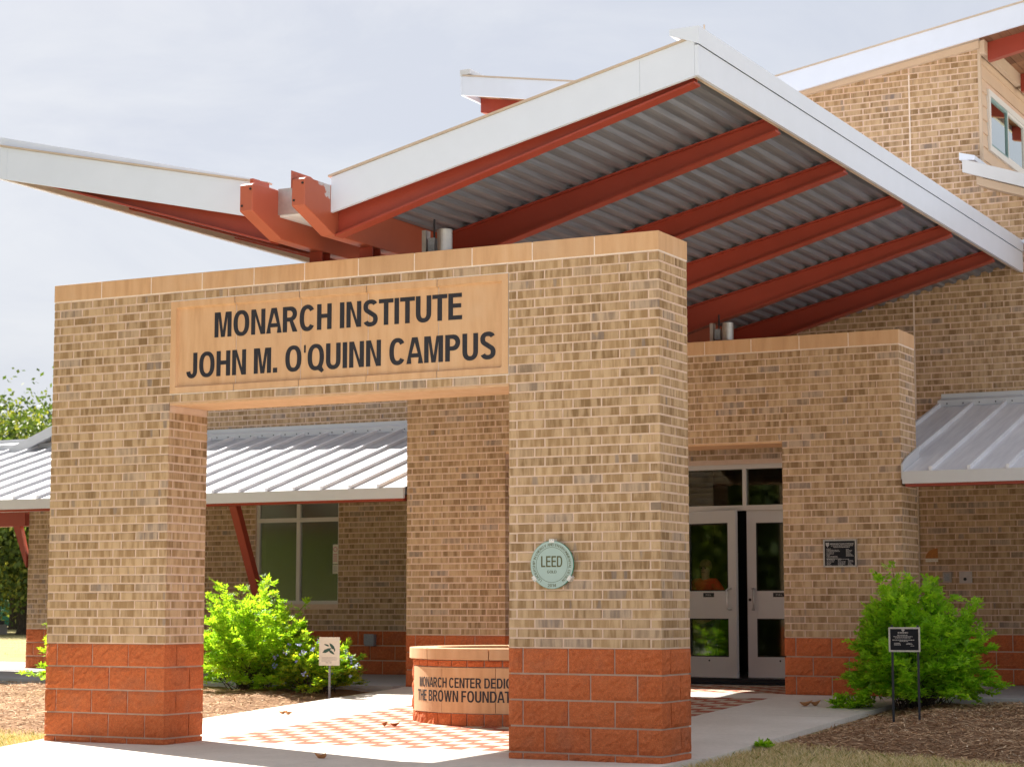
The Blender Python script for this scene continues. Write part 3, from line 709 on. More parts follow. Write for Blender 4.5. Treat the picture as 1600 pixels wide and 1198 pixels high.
# tall butterfly roof
def hroof(side):
    mx = (lambda x: x) if side > 0 else (lambda x: 2*HC-x)
    xe = .92; P = lambda x, z: (mx(x), z)
    fb = lambda x: 7.802 + .1687*(x+2.23)
    m = MB(); m.prism([P(HC, hip(HC)+.012), P(xe, hip(xe)+.012), P(xe, hip(xe)+.2), P(HC, hip(HC)+.2)], 'y', 9.64, 18.4)
    r = m.build('upper_roof', roof_m, bld)
    MB().prism([P(HC, fb(HC)), P(xe, fb(xe)), P(xe, fb(xe)+.27), P(HC, fb(HC)+.27)], 'y', 9.60, 9.638).build('fascia', fascia_m, r)
    MB().prism([P(HC, fb(HC)+.271), P(xe, fb(xe)+.271), P(xe, fb(xe)+.291), P(HC, fb(HC)+.291)], 'y', 9.585, 9.66).build('drip_edge', drip_m, r)
    MB().prism([P(xe+.001, fb(xe)), P(xe+.035, fb(xe)), P(xe+.035, fb(xe)+.27), P(xe+.001, fb(xe)+.27)], 'y', 9.60, 18.4).build('end_fascia', fascia_m, r)
    MB().prism([P(xe-.12, fb(xe)+.292), P(xe+.04, fb(xe)+.272), P(xe+.04, fb(xe)+.36), P(xe-.12, fb(xe)+.36)], 'y', 9.59, 18.4).build('roof_gutter', gutter_m, r)
    n = 7; x0 = HX1+.06; pw = (xe-x0)/n
    for i in range(n):
        a, b = x0+i*pw, x0+(i+1)*pw-.006
        for (ya, yb) in ((9.64, 11.3), (11.304, 14.2), (14.204, 18)):
            MB().prism([P(a, hip(a)-.010), P(b, hip(b)-.010), P(b, hip(b)+.011), P(a, hip(a)+.011)], 'y', ya, yb).build('soffit_plank', plank_m, r)
    MB().prism([P(HC, hip(HC)), P(x0-.01, hip(x0-.01)), P(x0-.01, hip(x0-.01)+.011), P(HC, hip(HC)+.011)], 'y', 9.64, 9.94).build('front_soffit', trimtan_m, r)
    for k in range(4):
        yy = 10.12 + k*1.72; a, b = HX1+.10, xe-.005
        MB().prism([P(a, hip(a)-.245), P(b, hip(b)-.215), P(b, hip(b)-.0105), P(a, hip(a)-.0105)], 'y', yy, yy+.11).build('rafter', red_m, r)
    for k in range(4):
        yy = 10.12 + k*1.72
        m = MB(); a, b = (HX1+.036, HX1+.10)
        m.prism([P(a, hip(a)-.17), P(b, hip(b)-.17), P(b, hip(b)-.012), P(a, hip(a)-.012)], 'y', yy+(.112 if k else -.16), yy+1.716); m.build('frieze_block', trimtan_m, r)
    MB().prism([P(HC, wall_top(mx(HC))+.003), P(HX1+.034, 8.172), P(HX1+.034, hip(HX1)), P(HC, hip(HC))], 'y', YW-.06, YW+.05).build('frieze_board', trimtan_m, r)
hroof(1); hroof(-1)
# lower side roofs falling away from the tall part
def lroof(side):
    c = HC
    mx = (lambda x: x) if side > 0 else (lambda x: 2*c-x)
    xe = 9.0; P = lambda x, z: (mx(x), z); t = (lambda x: 6.665-.345*(x-HX1)) if side > 0 else (lambda x: 7.067-.38*(x-HX1))
    m = MB(); m.prism([P(HX1+.04, t(HX1+.04)-.1), P(xe, t(xe)-.1), P(xe, t(xe)), P(HX1+.04, t(HX1+.04))], 'y', 9.66, 14.3); r = m.build('side_roof', roof_m, bld)
    MB().prism([P(HX1-.12, t(HX1-.12)-.16), P(xe, t(xe)-.15), P(xe, t(xe)+.004), P(HX1-.12, t(HX1-.12)+.004)], 'y', 9.60, 9.655).build('fascia', gutter_m, r)
    MB().prism([P(HX1+.0, t(HX1)-.25), P(xe, t(xe)-.25), P(xe, t(xe)-.152), P(HX1, t(HX1)-.152)], 'y', 9.80, 9.998).build('frieze_board', trimtan_m, r)
    MB().prism([P(HX1-.15, t(HX1)+.03), P(HX1+.04, t(HX1)+.015), P(HX1+.04, t(HX1)+.07), P(HX1-.15, t(HX1)+.12)], 'y', 9.58, 10.25).build('flashing', fascia_m, r)
lroof(1); lroof(-1)

# porch roofs
zr = lambda y: 2.69 + (y-6.5)*.302
def lean_to(xbounds, x0, x1, notch_lo, notch_hi, bldparts):
    """standing-seam roof from x0 to x1 below the notch line; between notch_lo and notch_hi only above y 7.12"""
    Y0, Y1, YN = 6.47, 9.985, 7.13
    A, Bx = min(x0, notch_lo), max(x1, notch_hi)
    m = MB()
    def sl(mm, a, b, ya, yb, d0, d1): mm.prism([(ya, zr(ya)+d0), (yb, zr(yb)+d0), (yb, zr(yb)+d1), (ya, zr(ya)+d1)], 'x', a, b)
    sl(m, x0, x1, Y0+.03, YN, -.10, -.012); sl(m, A, Bx, YN+.0005, Y1, -.10, -.012)
    r = m.build('porch_roof', deck_m, bld)
    xs_ = [A] + [x for x in xbounds if A+.05 < x < Bx-.05] + [Bx]
    for a, b in zip(xs_[:-1], xs_[1:]):
        mm = MB(); lo, hi = max(a, x0), min(b, x1)
        if hi-lo > .03: sl(mm, lo+.004, hi-.004, Y0, YN, -.011, .003)
        sl(mm, a+.004, b-.004, YN+.0005, Y1, -.011, .003)
        mm.build('roof_panel', roof_m, r)
    for x in xs_:
        ya = Y0-.004 if x0-.01 <= x <= x1+.01 else YN
        mm = MB(); sl(mm, x-.016, x+.016, ya, 9.86, -.008, .048); mm.build('seam', roof_m, r)
    mm = MB(); sl(mm, A-.02, Bx+.02, 9.80, 9.985, .052, .075); mm.box(A-.02, Bx+.02, 9.965, 9.99, zr(9.97)+.04, zr(9.97)+.125); mm.box(A-.02, Bx+.02, 9.79, 9.802, zr(9.8)+.004, zr(9.8)+.078)
    mm.build('ridge_flashing', gutter_m, r)
    for k in range(int((Bx-A)/.2)):
        x = A+.1+k*.2; MB().box(x-.006, x+.006, 9.781, 9.789, zr(9.8)+.03, zr(9.8)+.045).build('rivet', black_m, r) if abs(x) < 12 else None
    MB().box(x0, x1, 6.425, 6.468, 2.548, 2.680).build('gutter_fascia', gutter_m, r)
    MB().box(x0+.02, x1-.02, 6.47, 6.60, 2.520, 2.575).build('eave_beam', red_m, r)
    n = int((x1-x0)/1.9)+1
    for k in range(n+1):
        x = x0+.1+(x1-x0-.2)*k/n
        mm = MB(); mm.prism([(6.605, zr(6.6)-.20), (9.99, zr(9.99)-.24), (9.99, zr(9.99)-.105), (6.605, zr(6.6)-.105)], 'x', x-.04, x+.04); mm.build('rafter', red_m, r)
    return r
lr = lean_to([-6.516-.4085*k for k in range(-4, 34)], -19.2, -6.135, -6.3, -5.66, bld)
rr_ = lean_to([.325+.41*k for k in range(-3, 24)], .03, 8.0, -.49, .4, bld)
MB().prism([(6.45, 2.60), (7.1, 2.80), (7.1, 3.00), (6.62, 2.84), (6.45, 2.76)], 'x', .012, .03).build('flashing', gutter_m, rr_)
def post(x, y0, z0, y1, z1): 
    d = .055; MB().prism([(y0-d, z0), (y0+d, z0), (y1+d, z1), (y1-d, z1)], 'x', x-.055, x+.055).build('leaning_post', red_m, bld)
for x in (-9.0, 3.6): post(x, 8.1, .30, 6.95, 2.66)
MB().box(-19, -15.02, 9.93, 10.07, 2.50, 2.72).build('porch_beam', red_m, bld)
MB().prism([(-15.28, 2.50), (-15.14, 2.50), (-15.0, 2.02), (-15.0, 1.86), (-15.03, 1.9)], 'y', 9.96, 10.04).build('knee_brace', red_m, bld)

# office window
m = MB(); x0, x1, z0, z1 = WIN; f = .05
m.box(x0, x1, YW+.03, YW+.10, z0, z0+f).box(x0, x1, YW+.03, YW+.10, z1-f, z1).box(x0, x0+f, YW+.03, YW+.10, z0+f+.0005, z1-f-.0005).box(x1-f*.5, x1, YW+.03, YW+.10, z0+f+.0005, z1-f-.0005)
wn = m.build('window', winframe_m, wall)
xm = -10.012
MB().box(xm-.03, xm+.03, YW+.028, YW+.102, z0+f+.0005, z1-f-.0005).build('mullion', winframe_m, wn)
for a, b in ((x0+f, xm-.03), (xm+.03, x1-f*.5)):
    MB().box(a+.0005, b-.0005, YW+.029, YW+.101, 2.47, 2.53).build('transom_bar', winframe_m, wn)
    MB().box(a, b, YW+.06, YW+.068, z0+f, 2.47).build('pane', glass_m, wn); MB().box(a, b, YW+.06, YW+.068, 2.53, z1-f).build('pane', glass_m, wn)
MB().box(x0-.3, x1+.3, YW+.7, YW+.72, .3, 3.0).build('dark_backing', dark_m, wn)  # near-black panel gives the window an unlit room; no blind hangs there
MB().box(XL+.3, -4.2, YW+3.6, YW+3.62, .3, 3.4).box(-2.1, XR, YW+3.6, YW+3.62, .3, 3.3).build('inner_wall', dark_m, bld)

# entrance doors
m = MB(); x0, x1, z1 = DOOR[0], DOOR[1], DOOR[3]; ya, yb = YW+.02, YW+.13; zf = .338
m.box(x0, x1, ya, yb, z1-.062, z1).box(x0, x1, ya, yb, 2.487, 2.553).box(x0, x0+.06, ya, yb, zf, z1-.0625).box(x1-.06, x1, ya, yb, zf, z1-.0625)
m.box(-3.165, -3.115, ya+.002, yb-.002, 2.5535, z1-.0625)
dfr = m.build('door_frame', winframe_m, wall)
for a, b in ((x0+.06, -3.165), (-3.115, x1-.06)): MB().box(a, b, ya+.045, ya+.053, 2.553, z1-.062).build('pane', doorglass_m, dfr)
MB().box(x0+.06, x1-.06, ya-.05, yb+.2, zf-.03, zf).build('threshold', alu_m, dfr)
MB().box(-4.013, -3.955, ya+.037, ya+.043, 2.62, 2.77).box(-4.007, -3.961, ya+.034, ya+.0371, 2.626, 2.764).build('number_sticker', signwhite_m, dfr)
def door_leaf(hx, sgn, ang, w):
    """leaf hinged at hx, extending sgn along x, swung outwards by ang"""
    ca, sa = math.cos(ang), math.sin(ang); yh = YW+.045
    def M(u, d, z): return (hx + sgn*(u*ca + d*sa), yh - u*sa + d*ca, z)
    def bx(mm, u0, u1, d0, d1, z0, z1):
        vs = [M(u, d, z) for z in (z0, z1) for (u, d) in ((u0, d0), (u1, d0), (u1, d1), (u0, d1))]
        mm.add(vs, [(0, 3, 2, 1), (4, 5, 6, 7), (0, 1, 5, 4), (1, 2, 6, 5), (2, 3, 7, 6), (3, 0, 4, 7)])
    mm = MB(); zb = .348; zt = 2.484; st = .125
    bx(mm, 0, st, 0, .045, zb, zt); bx(mm, w-st, w, 0, .045, zb, zt)
    for a, b in ((zb, .612), (1.10, 1.452), (2.325, zt)): bx(mm, st+.0005, w-st-.0005, .001, .044, a, b)
    d = mm.build('door', doorpaint_m, wall)
    for a, b in ((.612, 1.10), (1.452, 2.325)):
        mm = MB(); bx(mm, st, w-st, .018, .026, a, b); mm.build('pane', doorglass_m, d)
        for (q0, q1, p0, p1) in ((st, w-st, a, a+.015), (st, w-st, b-.015, b), (st, st+.015, a+.0155, b-.0155), (w-st-.015, w-st, a+.0155, b-.0155)):
            mm = MB(); bx(mm, q0, q1, .006, .017, p0, p1); mm.build('glazing_bead', rubber_m, d)
    uh = w-.085
    h = MB(); h.tube([M(uh, 0, 1.215), M(uh, -.05, 1.215), M(uh-.02, -.068, 1.23), M(uh-.02, -.068, 1.465), M(uh, -.05, 1.48), M(uh, 0, 1.48)], .013, 10); h.build('handle', steel_m, d, True)
    mm = MB(); bx(mm, w*.5-.085, w*.5+.085, -.003, 0, 1.375, 1.43); mm.build('push_plate', black_m, d)
    V, Fs = text_fit('PULL', .09, .022); mm = MB().add([M(w*.5-.045+(p[0] if sgn > 0 else .09-p[0]), -.0042, 1.392+p[1]) for p in V], Fs); mm.build('lettering', print_m, d)
    mm = MB(); mm.tube([M(.5*w, -.004, .565), M(.5*w, .002, .565)], .012, 8); mm.build('lock_cylinder', black_m, d)
    if sgn < 0:
        mm = MB(); mm.tube([M(uh+.05, -.006, 1.34), M(uh+.05, .002, 1.34)], .02, 10); mm.build('lock_cylinder', black_m, d)
        mm = MB(); bx(mm, uh-.05, uh+.02, .0145, .0175, 1.47, 1.60); mm.build('access_sticker', signwhite_m, d)
        mm = MB(); bx(mm, uh-.042, uh+.012, .0135, .0144, 1.475, 1.55); mm.build('sticker_print', greyplastic_m, d)
    return d
door_leaf(x0+.064, 1, R(14), .868)
door_leaf(x1-.064, -1, 0, .868)
# vestibule behind the doors
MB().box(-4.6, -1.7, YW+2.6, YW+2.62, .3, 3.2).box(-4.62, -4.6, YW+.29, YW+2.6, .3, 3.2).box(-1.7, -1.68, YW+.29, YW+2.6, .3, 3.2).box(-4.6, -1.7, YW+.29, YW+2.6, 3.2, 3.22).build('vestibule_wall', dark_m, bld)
MB().box(-4.6, -1.7, YW+.29, YW+2.6, .30, .335).build('vestibule_floor', slab_m, bld)

# ------------------------------------------------------------------ butterfly canopy
can = thing('entrance_canopy', (-3.12, 4.8, 4.35), 'butterfly entrance canopy with red steel rafters, ribbed metal deck and white fascia', 'canopy')
GB, GT, YF = 4.357, 4.775, -.45
def girder(xa, xb):
    p = [(-.40, GB), (9.98, GB), (9.98, GT), (-.82, GT), (-.85, GT-.018), (-.85, 4.535)]
    g = MB().prism(p, 'x', xa, xb).build('girder', redw_m, can, bevel=.008)
    for (yy, zz) in ((-.852, 4.58), (-.852, 4.72)):
        MB().tube([((xa+xb)/2+(.045 if zz > 4.6 else -.04), yy-.006, zz), ((xa+xb)/2+(.045 if zz > 4.6 else -.04), yy+.01, zz)], .010, 8).build('bolt_hole', rubber_m, g)
    MB().box(xa-.002, xb-.1, -.70, -.46, GT+.001, GT+.07).build('end_plate', redw_m, g) if xa < -3.3 else MB().prism([(-.852, GT-.09), (-.852, GT+.06), (-.56, GT+.06), (-.46, GT+.03)], 'x', xa-.006, xa-.001).build('end_plate', redw_m, g)
    return g
girder(-3.45, -3.32); girder(-2.93, -2.80)
MB().box(-3.3195, -2.9305, YF-.02, YF+.01, 4.56, 4.785).build('valley_plate', steel_m, can)
MB().box(-3.3195, -2.9305, YF+.011, 9.97, 4.545, 4.565).build('valley_gutter', roof_m, can)
def wing(side):
    if side > 0: X0, Lw, fe = -2.80, 3.31, 5.31; px = lambda s: X0+s
    else: X0, Lw, fe = -3.45, 2.99, 5.187; px = lambda s: X0-s
    fb = lambda s: 4.54 + (fe-4.54)*s/Lw; dk = lambda s: fb(s)+.115; re = fe-.03 if side > 0 else fe+.045; rb = lambda s: 4.345 + (re-4.345)*s/Lw
    P = lambda s, z: (px(s), z)
    # ribbed deck
    pts = []; s = .02
    while s < Lw-.03:
        for (d, h) in ((0, 0), (.045, 0), (.062, .036), (.132, .036), (.1524, 0)):
            if d < .15 and s+d < Lw-.03: pts.append((s+d, dk(s+d)+h))
        s += .1524
    pts.append((Lw-.03, dk(Lw-.03)))
    vs = [(px(a), y, z) for y in (YF+.034, 9.985) for a, z in pts]; n = len(pts)
    MB().add(vs, [(i, i+1, n+i+1, n+i) for i in range(n-1)]).build('roof_deck', deck_m, can)
    MB().prism([P(0, dk(0)+.045), P(Lw-.032, dk(Lw-.032)+.045), P(Lw-.032, dk(Lw)+.17), P(0, dk(0)+.17)], 'y', YF+.035, 9.985).build('roof_sheet', roof_m, can)
    # fascia panels on the front, seam near the outer end
    sj = [.0, .86*Lw, Lw-.001] if side > 0 else [.0, .97*Lw, Lw-.001]
    for a, b in zip(sj[:-1], sj[1:]):
        MB().prism([P(a+.001, fb(a)), P(b-.001, fb(b)), P(b-.001, fb(b)+.30), P(a+.001, fb(a)+.30)], 'y', YF-.002, YF+.033).build('fascia_panel', fascia_m, can)
    MB().prism([P(-.02, fb(0)+.301), P(Lw, fb(Lw)+.301), P(Lw, fb(Lw)+.318), P(-.02, fb(0)+.318)], 'y', YF-.02, YF+.05).build('drip_edge', drip_m, can)
    # end fascia in two bands and the gutter above
    g0, g1 = Lw, Lw+.03
    MB().prism([P(g0, fe), P(g1, fe), P(g1, fe+.243), P(g0, fe+.243)], 'y', YF-.003, 9.985).build('end_fascia', fascia_m, can)
    MB().prism([P(Lw-.03, fe), P(Lw-.001, fe+.004), P(Lw-.001, fe+.10), P(Lw-.03, fe+.10)], 'y', YF+.036, 9.985).build('inner_trim', drip_m, can)
    if side > 0:
        MB().prism([P(g0-.20, fe+.335), P(g1+.01, fe+.247), P(g1+.016, fe+.385), P(g0-.20, fe+.385)], 'y', YF-.025, 9.98).build('edge_gutter', fascia_m, can)
        MB().tube([(px(Lw-.02), YF+.25, fe+.38), (px(Lw-.02), YF+.25, fe+.47)], .008, 6).build('lightning_rod', drip_m, can)
        MB().prism([P(g1, fe+.38), P(g1+.05, fe+.40), P(g1+.05, fe+.33)], 'y', 9.90, 9.985).build('flashing', fascia_m, can)
    else:
        MB().prism([P(.1, fb(.1)+.327), P(g1, fe+.327), P(g1, fe+.40), P(.1, fb(.1)+.337)], 'y', YF+.03, YF+.06).build('roof_edge', fascia_m, can)
    # tapered I-section rafters
    for k in range(6):
        y = -.40+1.826*k + (.012 if k == 0 else 0); s0, s1 = .002, Lw-.032
        m = MB(); m.prism([P(s0, rb(s0)+.018), P(s1, rb(s1)+.018), P(s1, dk(s1)-.014), P(s0, dk(s0)-.014)], 'y', y+.055, y+.07)
        m.prism([P(s0, rb(s0)), P(s1, rb(s1)), P(s1, rb(s1)+.0175), P(s0, rb(s0)+.0175)], 'y', y, y+.125)
        m.prism([P(s0, dk(s0)-.0135), P(s1, dk(s1)-.0135), P(s1, dk(s1)-.001), P(s0, dk(s0)-.001)], 'y', y, y+.125)
        m.build('rafter', red_m, can)
wing(1); wing(-1)
for yc in (T/2, 6.5+T/2):
    for xa in (-3.45, -2.93):
        m = MB(); m.box(xa, xa+.13, yc-.07, yc-.058, ZT+.015, GB-.001).box(xa, xa+.13, yc+.058, yc+.07, ZT+.015, GB-.001).box(xa+.058, xa+.072, yc-.0575, yc+.0575, ZT+.015, GB-.001).box(xa-.03, xa+.16, yc-.1, yc+.1, ZT+.001, ZT+.0145)
        m.build('stub_post', red_m, can)

# uplights standing on the archways
def uplight(loc, label):
    x, y, z = loc
    t = thing('uplight', loc, label, 'light fixture', 'steel uplights on the archways')
    MB().tube([(x, y, z+.0), (x, y, z+.235)], .066, 24).build('lamp_housing', steel_m, t)
    MB().tube([(x, y, z+.2352), (x, y, z+.238)], .058, 24).build('lens', black_m, t)
    MB().box(x-.205, x-.165, y-.04, y+.04, z, z+.24).build('bracket', steel_m, t)
    MB().box(x-.150, x-.085, y-.03, y+.03, z+.05, z+.17).build('junction_box', greyplastic_m, t)
    MB().tube([(x-.115, y+.02, z+.17), (x-.115, y+.02, z+.34)], .009, 8).build('conduit', black_m, t)
    return t
u1 = uplight((-2.12, .30, ZT+.001), 'steel cylinder uplight standing on top of the front archway under the canopy')
copy_tree(u1, (-2.08, 6.80, ZT+.001), 'steel cylinder uplight standing on top of the rear archway under the canopy')

# ------------------------------------------------------------------ ground, paving, tiles
def gy(x, y):
    """soil level"""
    z = gz(y) - .05
    if y > 12: z = .285 - .0*y
    return z
def sheet(name, xs, ys, fz, mat, kind='structure'):
    X, Y = np.meshgrid(xs, ys); Z = np.vectorize(fz)(X, Y); n, m_ = X.shape
    v = np.stack([X.ravel(), Y.ravel(), Z.ravel()], 1); i = np.arange((n-1)*m_).reshape(n-1, m_)[:, :-1].ravel()
    f = np.stack([i, i+1, i+m_+1, i+m_], 1); me = mesh_np(name, v, f); me.polygons.foreach_set('use_smooth', [True]*len(me.polygons))
    o = put(name, me, mat); o['kind'] = kind; return o
sheet('ground', [-900, -300, -120, -60, -40, -30, -24, -18, -14, -10, -6, -2, 2, 6, 10, 14, 20, 40, 120, 400, 900],
      [-300, -60, -30, -20, -14, -9, -6, -3, -1, 0, 1.5, 3, 4.5, 6.5, 8, 10, 12, 16, 25, 40, 70, 120, 300, 1200], lambda x, y: gy(x, y), lawn_m)

def slab(parent, poly, z_off=0, mat=conc_m, name='concrete_slab', th=.10):
    c = np.mean(poly, 0); vs = []
    for dz in (0, -th):
        for (x, y) in poly:
            d = np.array([x, y]); s = d + (c-d)/max(1e-6, np.linalg.norm(c-d))*.005
            vs.append((s[0], s[1], gz(s[1])+z_off+dz))
    n = len(poly)
    return MB().add(vs, [tuple(range(n)), tuple(range(2*n-1, n-1, -1))]+[(i, i+n, (i+1) % n+n, (i+1) % n) for i in range(n)]).build(name, mat, parent)
plaza = bpy.data.objects.new('paved_walkway', None); COL.objects.link(plaza); plaza['kind'] = 'structure'
lx = lambda y: -6.23 - .32*(y-.0) if y < 0 else -6.23
def rect(x0, x1, y0, y1): return [(x0, y0), (x1, y0), (x1, y1), (x0, y1)]
for (y0, y1) in ((-9, -6), (-6, -3.4), (-3.4, -1.55), (-1.55, .60)):
    xl0, xl1 = -6.29-.32*(y0-.2), -6.29-.32*(y1-.2)
    for k, (a, b) in enumerate(((None, -4.6), (-4.6, -2.62), (-2.62, -1.30), (-1.30, .085))):
        if a is None:
            if xl0 < b-.3: slab(plaza, [(xl0, y0), (b, y0), (b, y1), (min(xl1, -6.1) if y1 > 0 else xl1, y1)])
            elif xl1 < b: slab(plaza, [(b-.02, y0), (b, y0), (b, y1), (xl1, y1)])
        else: slab(plaza, rect(a, b, y0, y1))
for (y0, y1) in ((.60, 2.4), (2.4, 4.2), (4.2, 6.0), (6.0, 6.5)):
    slab(plaza, rect(-6.12, -4.76, y0, y1)); slab(plaza, rect(-1.355, .12, y0, y1))
slab(plaza, rect(-4.76, -3.06, 6.0, 6.62)); slab(plaza, rect(-3.06, -1.355, 6.0, 6.62))
for (a, b) in ((-6.2, -4.76), (-1.355, .16)):
    for (y0, y1) in ((6.5, 8.2), (8.2, 9.99)): slab(plaza, rect(a, b, y0, y1))
slab(plaza, rect(-4.76, -1.355, 8.18, 9.99))
slab(plaza, rect(-45, 40, -26, -9.01), name='bounce_slab')  # unseen slab added to bounce sunlight onto the front faces
slab(plaza, rect(9.2, 40, -9.0, 9.5), name='bounce_slab'); slab(plaza, rect(9.2, 40, 9.51, 40), name='bounce_slab')  # unseen slabs added to bounce sunlight onto the right-hand faces
# checkered paver field between the piers
tiles = bpy.data.objects.new('checkered_paving', None); COL.objects.link(tiles); tiles['kind'] = 'structure'
TS = .1885; cells = []
def field(x0, x1, y0, y1):
    nx = int(round((x1-x0)/TS)); ny = int(round((y1-y0)/TS)); sx, sy = (x1-x0)/nx, (y1-y0)/ny
    for i in range(nx):
        for j in range(ny):
            xa, ya = x0+i*sx, y0+j*sy; xc, yc = xa+sx/2, ya+sy/2
            if (xc+3.06)**2+(yc-3.45)**2 < .93**2: continue
            ix, iy, k = cam_proj((xc, yc, gz(yc))); vis = 0 < ix < 1600 and 0 < iy < 1198 and not any(in_poly(ix, iy, q) for q in OCC)
            if (xc+3.06)**2+(yc-3.45)**2 < 1.1**2 or (yc > 4.2 and -4.6 < xc < -2.4): vis = False
            cells.append((0 if not vis else 1/k**3, xa, ya, sx, sy, (i+j) % 2))
field(-4.755, -1.36, .606, 5.995); field(-4.755, -1.36, 6.625, 8.175)
cells.sort(key=lambda c: -c[0]); rest = {0: MB(), 1: MB()}
def tile(mb, xa, ya, sx, sy):
    g = .003; vs = []; dz = random.uniform(-.0012, .0012)
    for t in (0, -.03):
        for (x, y) in ((xa+g, ya+g), (xa+sx-g, ya+g), (xa+sx-g, ya+sy-g), (xa+g, ya+sy-g)): vs.append((x, y, gz(y)+t+dz))
    mb.add(vs, [(0, 1, 2, 3), (0, 4, 5, 1), (1, 5, 6, 2), (2, 6, 7, 3), (3, 7, 4, 0)])
for i, (s_, xa, ya, sx, sy, k) in enumerate(cells):
    if i < 300: m = MB(); tile(m, xa, ya, sx, sy); m.build('tile', redtile_m if k else creamtile_m, tiles)
    else: tile(rest[k], xa, ya, sx, sy)
for k in (0, 1):
    o = rest[k].build('tile_courses', redtile_m if k else creamtile_m, tiles); o['kind'] = 'stuff'
sheet('tile_bed', [-4.76, -1.355], [.6, 2, 4, 6.5, 8.18], lambda x, y: gz(y)-.008, block_mortar_m)
tag(MB().box(-4.55, -1.75, 8.35, 9.72, gz(9)+.004, gz(9)+.022).build('door_mat', mat_m), 'dark entrance mat lying before the glass double doors', 'door mat')
# porch floors and edging strips
MB().box(-20, -6.205, 6.30, 9.99, .1, .312).box(-20, -15.3, 9.9905, 12.8, .1, .312).build('porch_floor', slab_m)['kind'] = 'structure'
MB().box(.165, 9, 6.25, 9.99, .1, .312).build('porch_floor', slab_m)['kind'] = 'structure'
MB().box(-16, -6.7, 5.62, 5.72, .1, .272).build('edging_strip', slab_m)['kind'] = 'structure'
MB().box(.95, 7, 4.98, 5.08, .1, .247).build('edging_strip', slab_m)['kind'] = 'structure'

# mulch beds with loose chips
hn = lambda x, y: .012*math.sin(7.1*x+3*y)+.010*math.sin(5.3*y-4*x)+.006*math.sin(17*x)*math.sin(15*y)
def edge_r(x): return 2.15-.46*(x-.1) + .06*math.sin(9*x)+.04*math.sin(23*x)
def mul_r(x, y): 
    d = min(x-.125, y-edge_r(x), 6.2-y); return gz(y)-.052+min(.075, max(-.03, d*.10))*1.0+hn(x, y)*min(1, max(0, d*3))
def mul_l(x, y):
    d = min(-6.125-x, y-1.0-.05*math.sin(7*x), 6.28-y); return gz(y)-.052+min(.075, max(-.03, d*.10))+hn(x, y)*min(1, max(0, d*3))
sheet('mulch_bed', np.arange(.125, 7.0, .06), np.arange(-1.2, 6.25, .06), mul_r, mulch_m, 'structure')
sheet('mulch_bed', np.arange(-14, -6.12, .07), np.arange(.8, 6.3, .07), mul_l, mulch_m, 'structure')
def scatter(name, n, reg, zf, mat, kind, ok=None):
    P = []
    while len(P) < n:
        x, y = random.uniform(*reg[:2]), random.uniform(*reg[2:])
        if ok is None or ok(x, y): P.append((x, y, zf(x, y)))
    P = np.array(P); k = len(P); a = rng.uniform(0, 2*np.pi, k)
    if kind == 'chip':
        l = rng.uniform(.008, .035, k)*(1+1.2*(rng.random(k) > .93)); w = rng.uniform(.002, .006, k); t = rng.normal(0, .14, k)
        d = np.stack([np.cos(a)*np.cos(t), np.sin(a)*np.cos(t), np.sin(t)], 1); s = np.stack([-np.sin(a), np.cos(a), rng.normal(0, .18, k)], 1)
        c = P + np.array([0, 0, .006]) + np.array([0, 0, 1])*np.abs(np.sin(t)*l)[:, None]
        V = np.stack([c-d*l[:, None]-s*w[:, None], c+d*l[:, None]-s*w[:, None]*.6, c+d*l[:, None]+s*w[:, None]*.6, c-d*l[:, None]+s*w[:, None]], 1)
        F = np.arange(4*k).reshape(k, 4)
    else:
        h = rng.uniform(.02, .06, k); w = rng.uniform(.0015, .003, k); ln = rng.normal(0, .65, (k, 2))*h[:, None]
        s = np.stack([-np.sin(a), np.cos(a), np.zeros(k)], 1)*w[:, None]; tip = P+np.column_stack([ln, h]); mid = P+np.column_stack([ln*.35, h*.6])
        V = np.stack([P-s, P+s, mid+s*.8, tip, mid-s*.8], 1); F = np.arange(5*k).reshape(k, 5)
    o = put(name, mesh_np(name, V.reshape(-1, 3), F, rng.random(k)), mat); o['kind'] = 'stuff'; return o
scatter('mulch_chips', 42000, (.13, 4.2, .5, 6.2), mul_r, chip_m, 'chip', lambda x, y: y > edge_r(x)-.10*random.random()**2)
scatter('mulch_chips', 22000, (-11.5, -6.13, .95, 5.6), mul_l, chip_m, 'chip')
gpatch = lambda x, y: math.sin(2.3*x+1.1*y)+math.sin(3.7*y-1.9*x)+.6*math.sin(6*x+5*y) > -.6 or random.random() < .4
scatter('grass', 34000, (.09, 4.5, -1.5, 2.1), lambda x, y: gy(x, y), blade_m, 'blade', lambda x, y: y < edge_r(x)+.12*random.random() and gpatch(x, y))
scatter('grass', 16000, (-9.5, -5.9, -1.6, 1.15), lambda x, y: gy(x, y), blade_m, 'blade', lambda x, y: x < -6.3-.32*(y-.2) and y < 1.0+.15*random.random() and gpatch(x, y))
scatter('grass', 9000, (-60, -22, 13, 46), lambda x, y: gy(x, y), blade_m, 'blade', None)
scatter('leaf_litter', 2600, (.98, 4.5, 5.09, 6.24), lambda x, y: mul_r(x, y)+.02, chip_m, 'chip')
scatter('leaf_litter', 1800, (-13, -6.3, 5.73, 6.29), lambda x, y: mul_l(x, y)+.02, chip_m, 'chip')

